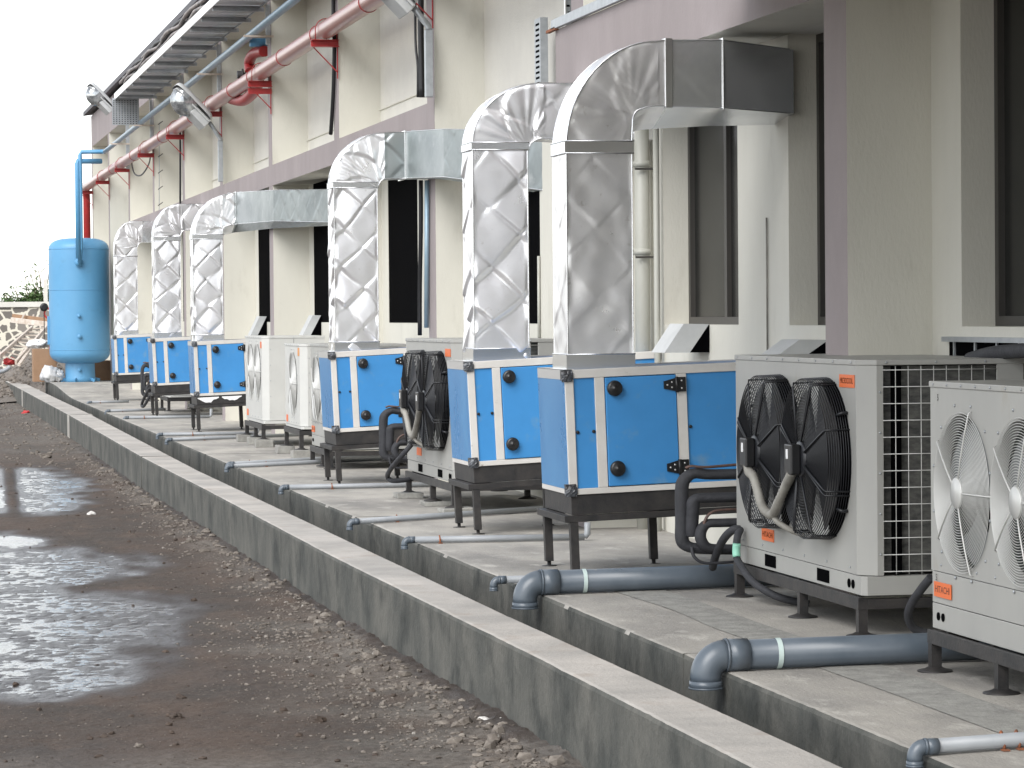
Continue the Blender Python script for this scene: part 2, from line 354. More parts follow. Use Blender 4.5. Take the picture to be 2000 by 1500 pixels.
# --- kerb wall along the drain
def interp(tb, y):
    for (a, p), (c, q) in zip(tb, tb[1:]):
        if a <= y <= c: return p+(q-p)*(y-a)/(c-a)
    return tb[0][1] if y < tb[0][0] else tb[-1][1]
KO = [(0, 2.80), (13, 2.778), (19, 2.722), (27, 2.722), (33, 2.70), (48, 2.79), (78, 2.85)]
KI = [(0, 3.10), (10, 3.085), (15, 3.035), (22, 3.02), (30, 3.0), (49, 3.15), (78, 3.20)]
def rise(y): return .14*sst(57, 65, y)
def longwall(y0, y1, fo, fi, zt0, zb, mb, rough=.005, up=False):
    y = y0; rows = []
    while y < y1+.001:
        zt = zt0+(rise(y) if up else 0)
        n1, n2 = N3(0, y, 2.3, 20)*rough+N3(0, y, 11, 21)*rough*.8, N3(0, y, 2.1, 22)*rough+N3(0, y, 12, 23)*rough*.8
        xo, xi = fo(y), fi(y)
        rows.append([(xo+.004, y, zb), (xo, y, zt-.02+n2*.3), (xo+.006+abs(n1), y, zt-.004+n2*.4), (xo+.02+abs(n1)*1.2, y, zt+n2*.5), (xi-.02, y, zt+n1*.5), (xi-.004-abs(n2), y, zt-.006), (xi, y, zt-.02), (xi-.004, y, zb)])
        y += max(.06, .006*y)
    mb.grid(rows, False)
    n = len(rows); 
    return mb
kb = thing('low_wall', (2.8, 40, GZ), 'long low concrete wall with dusty top edging the muddy yard beside the drain', 'wall')
JO = [-2, 12.2, 16.9, 24.2, 33.2, 48.0, 64.5, 78]
m = MB(); longwall(-2, 78, lambda y: interp(KO, y), lambda y: interp(KI, y), 0, GZ-.15, m)
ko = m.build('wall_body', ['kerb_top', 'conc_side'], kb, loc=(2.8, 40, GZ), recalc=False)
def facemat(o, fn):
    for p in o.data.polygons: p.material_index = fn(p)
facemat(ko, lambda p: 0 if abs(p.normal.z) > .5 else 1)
for jy, wd in ((48.0, .5), (65, .5), (33.2, .03)):
    m = MB(); xo, xi = interp(KO, jy), interp(KI, jy)
    m.box(xo-.005, xi+.003, jy-wd/2, jy+wd/2, GZ-.1, .004); m.build('mortar_joint', 'conc_top' if wd > .1 else 'conc_side', kb, loc=(2.8, 40, GZ))
# --- slab and drain
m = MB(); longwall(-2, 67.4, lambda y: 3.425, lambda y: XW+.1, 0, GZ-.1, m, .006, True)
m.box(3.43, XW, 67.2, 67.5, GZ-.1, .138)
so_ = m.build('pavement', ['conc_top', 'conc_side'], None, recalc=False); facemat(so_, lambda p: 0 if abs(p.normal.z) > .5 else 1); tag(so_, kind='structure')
m = MB(); m.grid([[(x, y, GZ+.05+.01*N3(x, y, 2, 30)) for x in (2.95, 3.1, 3.3, 3.44)] for y in [i*.8 for i in range(98)]])
tag(m.build('channel_floor', 'conc_side'), kind='structure')
for y0, y1 in ((13.05, 13.056), (22.6, 22.608), (33.5, 33.51), (47.6, 47.62)):
    m = MB(); m.box(3.4235, 3.43, y0, y1, GZ, .0015); m.box(3.43, 5.2, y0, y1, .0003, .0022)
    jo = m.build('pavement_joint_line', 'conc_side'); tag(jo, kind='structure')
m = MB(); m.grid([[(3.85+.05*N3(0, y, .7, 40), y, .0035), (3.97+.04*N3(0, y, 1.1, 41), y, .0045), (4.12+.03*N3(0, y, 1.3, 42), y, .0035)] for y in [9+.25*i for i in range(34)]])
tag(m.build('pavement_mortar_strip', 'white_plaster' if False else 'block'), kind='structure')
# --- building
PY = [71.8, 66.5, 61.0, 55.4, 49.75, 44.1, 38.36, 32.6, 26.8, 20.9, 14.95, 9.1, 3.2, -2.6]
PWD = .38; ZB0, ZB1, ZF0, ZF1 = 3.137, 3.394, 5.47, 6.19
bl = thing('factory_building', (XW, 35, 0), 'long cream and dusty pink factory block with fins and tall window slots behind the plant', 'building')
LB = (XW, 35, 0)
wl = MB(); up = MB()
SILL = 1.42
band_gap = (PY[9]+PWD+.62, PY[8]-.0)       # the bay without the pink band
wins = []
for i in range(len(PY)-1):
    ya, yb = PY[i+1]+PWD, PY[i]             # recess between near edge of far pilaster (yb) and far edge of near pilaster
    L = PY[i]-PY[i+1]
    w1 = (PY[i]-.39*L, PY[i]-.075*L); w2 = (PY[i]-.89*L, PY[i]-.575*L)
    has = PY[i] < 67
    if PY[i+1] < -2: has = False
    ed = [ya-PWD-.0, w2[0], w2[1], w1[0], w1[1], yb] if has else [ya-PWD, yb]
    wl.box(XW, 5.5, ed[0], yb, -.4, SILL)
    if has:
        for a, c in ((ed[0], ed[1]), (ed[2], ed[3]), (ed[4], ed[5])): wl.box(XW, 5.5, a, c, SILL, ZB0)
        wins += [(w1, PY[i]), (w2, PY[i])]
    else: wl.box(XW, 5.5, ed[0], yb, SILL, ZB0)
    up.box(XW, 5.5, ed[0], yb, ZB0, ZF1)
wl.build('lower_wall', 'cream', bl, LB); 
up.build('upper_wall', 'white_plaster', bl, LB)
m = MB(); m.box(5.5, 14, -8.4, 72.16, -.4, ZF1-.01); m.box(XW, 5.5, -8.4, PY[-1], -.4, ZF1-.012); m.build('wall_block', 'cream', bl, LB)
m = MB(); m.box(2.4, XP-.004, 5.5, 16.6, 3.40, 3.53); m.build('added_shade_canopy', 'cream', bl, LB)  # invented slab above the view, added only to shade the near bays
for i, y in enumerate(PY):
    m = MB(); zt = ZF0
    m.box(XP, XW, y, y+PWD, -.4, zt)
    p = m.build('fin', ['cream', 'pink'], bl, LB); facemat(p, lambda q: 1 if q.normal.x < -.9 else 0)
def band(y0, y1, z0, z1, nm, dz=0):
    m = MB(); m.box(XP-.0025, XW, y0, y1, z0, z1); o = m.build(nm, ['cream', 'pink'], bl, LB); facemat(o, lambda q: 1 if q.normal.x < -.9 or q.normal.y < -.9 else 0)
Yb = at(1086, 100, X=XP).y
band(PY[8]+.003, PY[0]+PWD-9, ZB0, ZB1, 'band')
ZB2 = at(1086, 59, X=XP).z; band(-8.4, Yb, ZB0, ZB2, 'band')
band(-8.4, PY[0]+PWD, ZF0, ZF1, 'fascia')
zl = at(815, 183.7, X=XW).z
for i in range(3, 11):
    if i == 8: continue
    m = MB(); m.box(XW-.015, XW, PY[i+1]+PWD, PY[i], zl-.012, zl); m.build('ledge', 'cream', bl, LB)
m = MB(); m.prism([(4.66, 6.24), (4.66, 6.33), (9.5, 7.0), (14.3, 6.33), (14.3, 6.24), (9.5, 6.9)], 'y', -9, 72.9); m.build('roof', 'roof', bl, LB)
# dark underside strip of the eave sheet
for (a, c), py in wins:
    if a < -3: continue
    deep = py < 22
    x = 5.46 if deep else 5.262
    fr = MB(); t = .05; fx0, fx1 = x-.035, x+.02
    fr.box(fx0, fx1, a, a+t, SILL, ZB0); fr.box(fx0, fx1, c-t, c, SILL, ZB0); fr.box(fx0, fx1, a+t, c-t, SILL, SILL+t); fr.box(fx0, fx1, a+t, c-t, ZB0-t, ZB0)
    if deep: fr.box(fx0+.004, fx1, (a+c)/2-.03, (a+c)/2+.03, SILL+t, ZB0-t)
    if deep:
        fo = fr.build('window', 'frame', bl, LB)
        gp = MB(); gp.box(x, x+.008, a+t, c-t, SILL+t, ZB0-t); gp.build('pane', 'glass', fo, None).location = (0, 0, 0)
        for v in fo.children[0].data.vertices: v.co = v.co-Vector(LB)
    else:
        gp = MB(); gp.box(x-.01, x+.2, a+.002, c-.002, SILL+.002, ZB0-.002); gp.build('window', 'dark', bl, LB)
# spandrel soffit blocks under the far fascia (sloping arch corners)
# --- far masonry wall
m = MB(); zt = at(0, 600, Y=95).z
m.box(-30, 5.4, 95, 95.4, -.6, zt); 
sw = thing('masonry_wall', (0, 95, 0), 'rubble stone boundary wall with thick white mortar and white coping behind the tank', 'wall')
m.build('stonework', 'rubble', sw, (0, 95, 0))
m = MB(); m.box(-30, 5.4, 94.94, 95.46, zt, zt+.16); m.build('coping', 'white_plaster', sw, (0, 95, 0))
# ================================================================== AIR HANDLING UNITS
AX, AY = [3.845, 3.94, 3.93, 4.0, 4.02, 4.09], [17.12, 20.55, 27.0, 40.1, 46.6, 55.5]
TILT = [1.9, 2.6, 2.6, 2.1, 2.4, 2.0]
AL, AW, AB, AT = 1.37, .75, .462, 1.178
def box_part(nm, mat, par, *bx, bevel=0):
    m = MB()
    for q in bx: m.box(*q)
    return m.build(nm, mat, par, bevel=bevel)
def make_ahu():
    r = thing('air_handling_unit', (0, 0, 0), 'x', 'air handler')
    f = .05
    fr = MB()
    X, Y, B, T = AL, AW, AB, AT
    xm = [(0, f), (.172, .172+f+.008), (.655, .655+f+.01), (X-f, X)]
    for y0, y1 in ((0, f), (Y-f, Y)):
        for a, c in xm: fr.box(a, c, y0, y1, B+f*.7, T-f)
        fr.box(0, X, y0, y1, T-f, T); fr.box(0, X, y0, y1, B, B+f*.7)
    for x0, x1 in ((0, f), (X-f, X)):
        fr.box(x0, x1, f, Y-f, T-f, T-.002); fr.box(x0, x1, f, Y-f, B, B+f*.7)
    fr.build('frame', 'wframe', r, bevel=.004)
    box_part('end_angle', 'alum', r, (-.004, .001, .02, Y-.02, T-.055, T+.003), (-.004, .06, .02, Y-.02, T, T+.004))
    box_part('end_panel', 'bluef', r, (-.002, .02, f*.4, Y-.01, B+.03, T-.052), bevel=.003)
    box_part('side_panel', 'bluep', r, (xm[0][1], xm[1][0], .012, .03, B+f*.7, T-f), bevel=.002)
    box_part('side_panel', 'bluep', r, (xm[2][1], xm[3][0], .012, .03, B+f*.7, T-f), bevel=.002)
    box_part('side_panel', 'bluep', r, (f, X-f, Y-.03, Y-.012, B+f*.7, T-f))
    box_part('end_panel', 'bluep', r, (X-.02, X-.006, f, Y-f, B+f*.7, T-f))
    box_part('top_panel', 'bluetop', r, (f, X-f, f, Y-f, T-.02, T-.006)); box_part('base_panel', 'steel', r, (f, X-f, f, Y-f, B, B+.02))
    d0, d1 = xm[1][1]+.003, xm[2][0]-.003
    door = box_part('access_door', 'bluep', r, (d0, d1, -.006, .03, B+f*.7+.004, T-f-.004), bevel=.005)
    for z in (B+.60, B+.14):
        k = MB(); k.lathe((d0+.05, -.006, z), [(0, .022), (-.012, .024), (-.014, .041), (-.022, .046), (-.034, .042), (-.038, .03), (-.036, .012), (-.040, .010), (-.040, 0)], 'y', 28); k.build('knob', 'blackp', door)
    for z in (B+.605, B+.13):
        k = MB(); x0 = d1-.075
        k.prism([(x0, z-.022), (x0+.02, z-.026), (d1, z-.040), (d1, z+.040), (x0+.02, z+.026), (x0, z+.022)], 'y', -.016, -.006)
        k.box(d1+.002, d1+.055, -.016, .0, z-.042, z+.042); k.lathe((d1-.002, -.016, z), [(0, .001)], 'z', 3)
        k.tube([(d1+.001, -.018, z-.045), (d1+.001, -.018, z+.045)], .010, 8)
        k.cur = 1
        for dx, dz in ((-.055, 0), (-.028, .015), (-.028, -.015), (.03, .022), (.03, -.022)): k.lathe((d1+dx, -.016, z+dz), [(0, .005), (-.003, .005), (-.003, 0)], 'y', 8)
        k.build('hinge', ['blackp', 'alum'], door)
    for x in (f+.014, xm[1][0]-.014, xm[2][1]+.016):
        k = MB(); k.lathe((x, .012, (B+T)/2), [(0, .010), (-.008, .010), (-.010, .006), (-.010, 0)], 'y', 10); k.build('panel_lock', 'blackp', r)
    rnd = random.Random(3)
    for x, z in ((.01, T-.035), (X-.02, T-.035), (.008, B+.025)):
        k = MB(); vs = []; n = 9
        for i in range(n):
            for j in range(n):
                u, v = i/(n-1)-.5, j/(n-1)-.5; t = rnd.uniform(.7, 1.05)
                vs.append((x+u*.070*(1.05 if abs(v) < .3 else .9), -.007-.012*max(0, 1-4*(u*u+v*v))*t-rnd.uniform(0, .006), z+v*.066))
        k.add(vs, [(i*n+j, i*n+j+1, (i+1)*n+j+1, (i+1)*n+j) for i in range(n-1) for j in range(n-1)])
        k.box(x-.030, x+.030, -.006, .035, z-.025, z+.038); k.build('corner_wrap', 'wrap', r)
    # drain pan plinth and stand
    box_part('plinth', 'steel', r, (.01, X-.01, .012, Y-.012, B-.115, B-.002), bevel=.003)
    st = MB(); z0, z1 = B-.155, B-.118
    st.box(-.035, X+.02, -.005, .045, z0, z1); st.box(-.035, X+.02, Y-.045, Y+.005, z0, z1); st.box(-.035, .012, .045, Y-.045, z0, z1); st.box(X-.03, X+.02, .045, Y-.045, z0, z1); st.box(.6, .645, .045, Y-.045, z0, z1)
    st.build('stand_frame', 'steel', r, bevel=.002)
    for x in (.02, .66, X-.03):
        for y in (.022, Y-.022):
            if x == .66 and y < .1: continue
            zb = -math.tan(R(2.3))*x+.03
            l = MB(); l.box(x-.024, x+.024, y-.024, y+.024, zb, z0)
            lo = l.build('leg', 'steel', r, bevel=.002)
            q = MB(); q.lathe((x, y, zb-.032), [(0, .045), (.006, .045), (.008, .012), (.032, .012)], 'z', 14); q.build('foot', 'steel', lo)
    return r
AHU_LABELS = ['blue air handling unit under the largest duct, next to the big black-guarded condenser',
 'blue air handling unit just behind the first one, with black-guarded condenser at its far side',
 'blue air handling unit third along the row, in front of the plain light grey condensers',
 'blue air handling unit with peeling whitish film on its stand, behind the two-fan light condenser',
 'blue air handling unit fifth along the row, second from the blue tank',
 'blue air handling unit last in the row and closest to the blue tank']
GA = 'blue air handling units along the factory wall'
proto = make_ahu()
for i in range(6):
    o = proto if i == 0 else copy_tree(proto)
    o.location = (AX[i], AY[i], 0); o.rotation_euler = (0, -R(TILT[i]), 0); tag(o, AHU_LABELS[i], 'air handler', GA)
    if i == 3:
        rr = random.Random(5); k = MB()
        for x0, x1 in ((.02, .30), (.34, .60), (.76, 1.0)):
            pts = [(x0+(x1-x0)*t/8, AB-.03-(.045+rr.uniform(-.015, .02))*math.sin(math.pi*t/8)) for t in range(9)]
            k = MB(); k.prism(pts+[(x1, AB-.018), (x0, AB-.018)], 'y', .004, .010); k.build('peeling_film', 'white', o)
# ================================================================== DUCTS
def cellr(a, b, k): return noise.cell(Vector((a*1.7+.5, b*2.3+.5, k*3.1+.5)))
def quilt(s, t, c, off=0):
    u, v = (s+t)/c+off, (s-t)/c+off*.7
    du, dv = abs(u-round(u))*c, abs(v-round(v))*c
    cu, cv = math.floor(u), math.floor(v); fu, fv = u-cu-.5, v-cv-.5
    e = min(1, du/.024)*min(1, dv/.024)
    return e*(.62+1.1*fu*(cellr(cu, cv, off)-.5)*2+1.1*fv*(cellr(cu, cv, off+9)-.5)*2-.9*(fu*fu+fv*fv))+.3
def make_duct(i, x0, y0, wx, wy, top, bot, xe, a, path_end, label, seams, droop=.0, c=.42, sm_from=None, zb=1.19, crumple=1.0):
    """riser with square section, elbow to the right, run to the wall; path_end: list of (x, y_near, z_top, z_bot)"""
    root = thing('insulated_duct', (x0, y0, zb), label, 'duct', 'aluminium clad ducts rising from the air handling units')
    L0 = (x0, y0, zb); x1 = x0+wx; ri = .07
    ze = top-a[1]                                    # where the outer arc starts
    def stations():
        st = []
        n = int((ze-zb)/.0115)
        for k in range(n+1): z = zb+(ze-zb)*k/n; st.append(('r', (x0, z), (x1, z if z < bot-ri else bot-ri), y0, y0+wy, z-zb))
        zs = bot-ri; n = 44; s0 = ze-zb
        for k in range(1, n+1):
            t = math.pi/2*k/n
            st.append(('e', (x0+a[0]*(1-math.cos(t)), ze+a[1]*math.sin(t)), (x1+ri*(1-math.cos(t))+max(0, x0+a[0]-x1-ri)*max(0, (t-.9)/(math.pi/2-.9)), (ze if ze < zs else zs)*(1-min(1, t/.5))+(zs)*min(1, t/.5) if t < .5 else zs+ri*math.sin((t-.5)/(math.pi/2-.5)*math.pi/2)), y0, y0+wy, s0+.45*t))
        px, pz0, pz1 = x0+a[0], top, bot; s0 += .7; ox = x1+ri
        last = (px, y0, top, bot, ox)
        for (qx, qy, qt, qb) in path_end:
            L = math.hypot(qx-last[0], qy-last[1]); n = max(4, int(L/.014))
            for k in range(1, n+1):
                f = k/n; xx = last[0]+(qx-last[0])*f; xi = max(xx, last[4]) if xx < last[4] else xx
                st.append(('h', (xx, last[2]+(qt-last[2])*f), (xi, last[3]+(qb-last[3])*f), last[1]+(qy-last[1])*f, last[1]+(qy-last[1])*f+wy, s0+L*f))
            s0 += L; last = (qx, qy, qt, qb, qx)
        return st
    st = stations(); rr = i*7.3
    def drp(q):
        if not droop or q[0] == 'r': return 0
        return droop*sst(zb+1.25, bot-.01, q[2][1])*(1-.65*min(1, max(0, (q[2][0]-x1)/(5.25-x1))))
    def face(sel, which, name, mat, A, par=root):
        ii = [k for k, q in enumerate(st) if q[0] in sel]; S = ([st[ii[0]-1]] if ii[0] else [])+[st[k] for k in ii]
        rows = []
        nt_ = 38 if which in 'no' else 12
        for q in S:
            (ox, oz), (ix, iz), yn, yf, s = q[1], q[2], q[3], q[4], q[5]
            row = []
            dy = Vector((0, -1, 0)); dr = Vector((ix-ox, 0, iz-oz)).normalized()
            for k in range(nt_+1):
                t = k/nt_
                edge = min(1, min(t, 1-t)/.06)
                if which in 'nf': p = Vector((ox+(ix-ox)*t, yn if which == 'n' else yf, oz+(iz-(drp(q) if which == 'f' else 0)-oz)*t)); nrm = Vector((0, -1 if which == 'n' else 1, 0)); tt = t*wx
                elif which == 'o': p = Vector((ox, yn+(yf-yn)*t, oz)); nrm = -dr; tt = t*wy
                else: p = Vector((ix, yn+(yf-yn)*t, iz-drp(q)*t)); nrm = dr; tt = t*wy
                h = 0
                if A:
                    e2 = edge
                    h = A*(quilt(s+rr+.03*N3(s, tt, 3, rr), tt+.05*N3(s, tt, 2, rr+3), c, rr)-.6)*(1 if crumple > .9 else .25) + A*(.35*N3(s*1.0, tt*1.6, 4.2, rr)+.12*N3(s, tt, 10, rr+5))*(1 if crumple > .9 else 3.2) 
                    if q[0] == 'e' and which in 'nf': h += A*.9*abs(N3(math.atan2(p.z-(bot-.05), p.x-x1), 0, 5.5, rr))*min(1, math.hypot(p.x-x1, p.z-bot)/.2)*2
                    h *= e2
                row.append(p+nrm*h)
            rows.append(row)
        m = MB(); m.grid(rows); return m.build(name, mat, par, loc=L0)
    # riser, elbow and run: near, far, outer, inner faces joined per part
    def shell(sel, name, mat, A):
        objs = [face(sel, wv, name, mat, A if wv in 'no' else A*.6) for wv in 'nfoi']
        base = objs[0]; mb = MB()
        for o in objs:
            mb.add([v.co[:] for v in o.data.vertices], [tuple(p.vertices) for p in o.data.polygons], True)
            me = o.data; bpy.data.objects.remove(o); bpy.data.meshes.remove(me)
        return mb.build(name, mat, root, recalc=False)
    shell('r', 'riser', 'duct', .0105*crumple)
    shell('e', 'elbow', 'duct', .0085*(.5+.5*crumple))
    hs_ = [q for q in st if q[0] == 'h']
    if sm_from: 
        st2 = st[:]; cut = sm_from
        st[:] = [q if not (q[0] == 'h' and q[1][0] > cut) else ('s',)+q[1:] for q in st2]
        if any(q[0] == 'h' for q in st): shell('h', 'run', 'duct', .0035)
        shell('s', 'wall_section', 'ductsm', .0012)
    else: shell('h', 'run', 'ductrun' if i in (3, 4) else 'duct', .0075)
    def band_at(z0, z1, nm='collar'):
        m = MB(); e = .009; q0 = (x0-e, x1+e, y0-e, y0+wy+e)
        for (a0, a1, b0, b1) in ((q0[0], q0[1], q0[2], q0[2]+.004), (q0[0], q0[1], q0[3]-.004, q0[3]), (q0[0], q0[0]+.004, q0[2]+.004, q0[3]-.004), (q0[1]-.004, q0[1], q0[2]+.004, q0[3]-.004)): m.box(a0, a1, b0, b1, z0, z1)
        for z in (z0, z1): m.tube([(q0[0], q0[2], z), (q0[1], q0[2], z), (q0[1], q0[3], z), (q0[0], q0[3], z)], .004, 6, closed=True)
        m.build(nm, 'ductband', root, loc=L0)
    for z0, z1 in seams: band_at(z0, z1)
    band_at(zb-.02, zb+.075, 'base_collar')
    # folded edge beads on the vertical corners and along the run
    def bead(pts): 
        m = MB(); m.tube(pts, .004, 6); m.build('seam_bead', 'ductband', root, loc=L0)
    bead([(q[1][0], q[3]-.003, q[1][1]) for q in st[::3]]); bead([(q[2][0], q[3]-.003, q[2][1]) for q in st[::3] if q[0] != 'r' or q[2][1] < bot-ri-.001])
    bead([(q[1][0], q[4]+.003, q[1][1]) for q in st[::3]])
    return root, st, L0
def flange(root, L0, x, yn, wy, zt, zb, nm='joint_flange', t=.02, mat='ductband'):
    m = MB(); e = .012
    m.box(x, x+t, yn-e, yn+.002, zb-e, zt+e); m.box(x, x+t, yn+wy-.002, yn+wy+e, zb-e, zt+e); m.box(x, x+t, yn+.002, yn+wy-.002, zt-.001, zt+e); m.box(x, x+t, yn+.002, yn+wy-.002, zb-e, zb+.001)
    return m.build(nm, mat, root, loc=L0, bevel=.003)
D = {}
D[1] = make_duct(1, 3.865, 17.30, .39, .36, 3.075, 2.70, None, (.55, .63), [(4.44, 17.30, 3.08, 2.70), (4.80, 17.30, 3.085, 2.69), (5.262, 17.40, 3.04, 2.665)],
 'largest silver duct, with a smooth dark box section running into the wall', [(2.425, 2.495)], droop=.13, sm_from=4.47, crumple=.55)
flange(D[1][0], D[1][2], 4.455, 17.30, .36, 3.08, 2.70, t=.045); flange(D[1][0], D[1][2], 4.80, 17.30, .36, 3.085, 2.69, t=.008)
D[2] = make_duct(2, 3.972, 20.72, .385, .36, 3.09, 2.71, None, (.50, .42), [(4.6, 20.72, 3.09, 2.70), (5.262, 20.72, 3.09, 2.70)],
 'silver duct with strong diamond creases on the second blue unit, half behind the large duct', [(2.63, 2.68)], c=.40)
D[3] = make_duct(3, 3.945, 27.15, .39, .36, 3.13, 2.72, None, (.46, .47), [(4.60, 27.15, 3.14, 2.725), (4.75, 26.1, 3.10, 2.69), (5.262, 24.35, 2.98, 2.50)],
 'silver duct with pleated elbow and grey-green run, on the third blue unit', [(2.64, 2.69)], c=.36)
flange(D[3][0], D[3][2], 4.585, 27.15, .36, 3.14, 2.725, t=.02)
D[4] = make_duct(4, 3.985, 40.3, .385, .36, 3.12, 2.71, None, (.55, .58), [(4.56, 40.3, 3.13, 2.715), (4.75, 37.9, 3.06, 2.68), (5.262, 35.9, 2.99, 2.60)],
 'silver duct whose long flat run crosses a wall fin toward a black window', [(2.52, 2.58)], droop=.12, c=.34)
flange(D[4][0], D[4][2], 4.55, 40.3, .36, 3.13, 2.715, t=.008)
D[5] = make_duct(5, 4.035, 46.8, .40, .36, 3.22, 2.82, None, (.42, .48), [(4.9, 46.8, 3.22, 2.82), (5.262, 46.8, 3.22, 2.82)],
 'silver duct with round elbow on the fifth blue unit, partly hidden by another', [(2.66, 2.72)], c=.38)
D[6] = make_duct(6, 4.10, 55.7, .40, .36, 3.24, 2.85, None, (.35, .50), [(4.6, 55.7, 3.24, 2.85), (4.61, 55.7, 3.24, 2.85), (5.262, 55.7, 3.24, 2.85)],
 'bright silver duct with fan-shaped elbow creases on the unit by the tank', [(2.60, 2.61)], c=.44, sm_from=4.60)
# ================================================================== CONDENSERS
def sticker(par, x, y, z, wd, ht, word=None, mat='orange'):
    m = MB(); m.box(x-.003, x, y-wd/2, y+wd/2, z-ht/2, z+ht/2); s = m.build('sticker', mat, par)
    if word:
        vs, fs = text_mb(word, .62*ht); lw = max(v.x for v in vs)-min(v.x for v in vs); k = wd*.84/lw
        t = MB(); t.add([(x-.0036, y-v.x*k, z+v.y*1.05) for v in vs], fs); t.build('lettering', 'ink', s)
    return s
def screws(m, pts, r=.006, axis='x'):
    for p in pts: m.lathe(p, [(0, r), (-.004, r*.8), (-.005, 0)], axis, 7)
def fan_wheel(par, y, z, r, x, mat, nb=5, tw=.35, gap=None):
    f = MB()
    for k in range(nb):
        a0 = 2*math.pi*k/nb+.35; P = []
        for i in range(7):
            rr = r*(.22+.76*i/6); wdt = (.50 if gap is None else gap)*(1+.35*i/6)
            P.append([(x+.035*(j/6-.5)*2*tw*2, y+rr*math.cos(a0+wdt*(j/6-.5)+.12*i/6), z+rr*math.sin(a0+wdt*(j/6-.5)+.12*i/6)) for j in range(7)])
        f.grid(P)
    f.lathe((x-.02, y, z), [(-.02, 0), (-.02, r*.2), (.05, r*.22)], 'x', 20)
    return f.build('fan_wheel', mat, par)
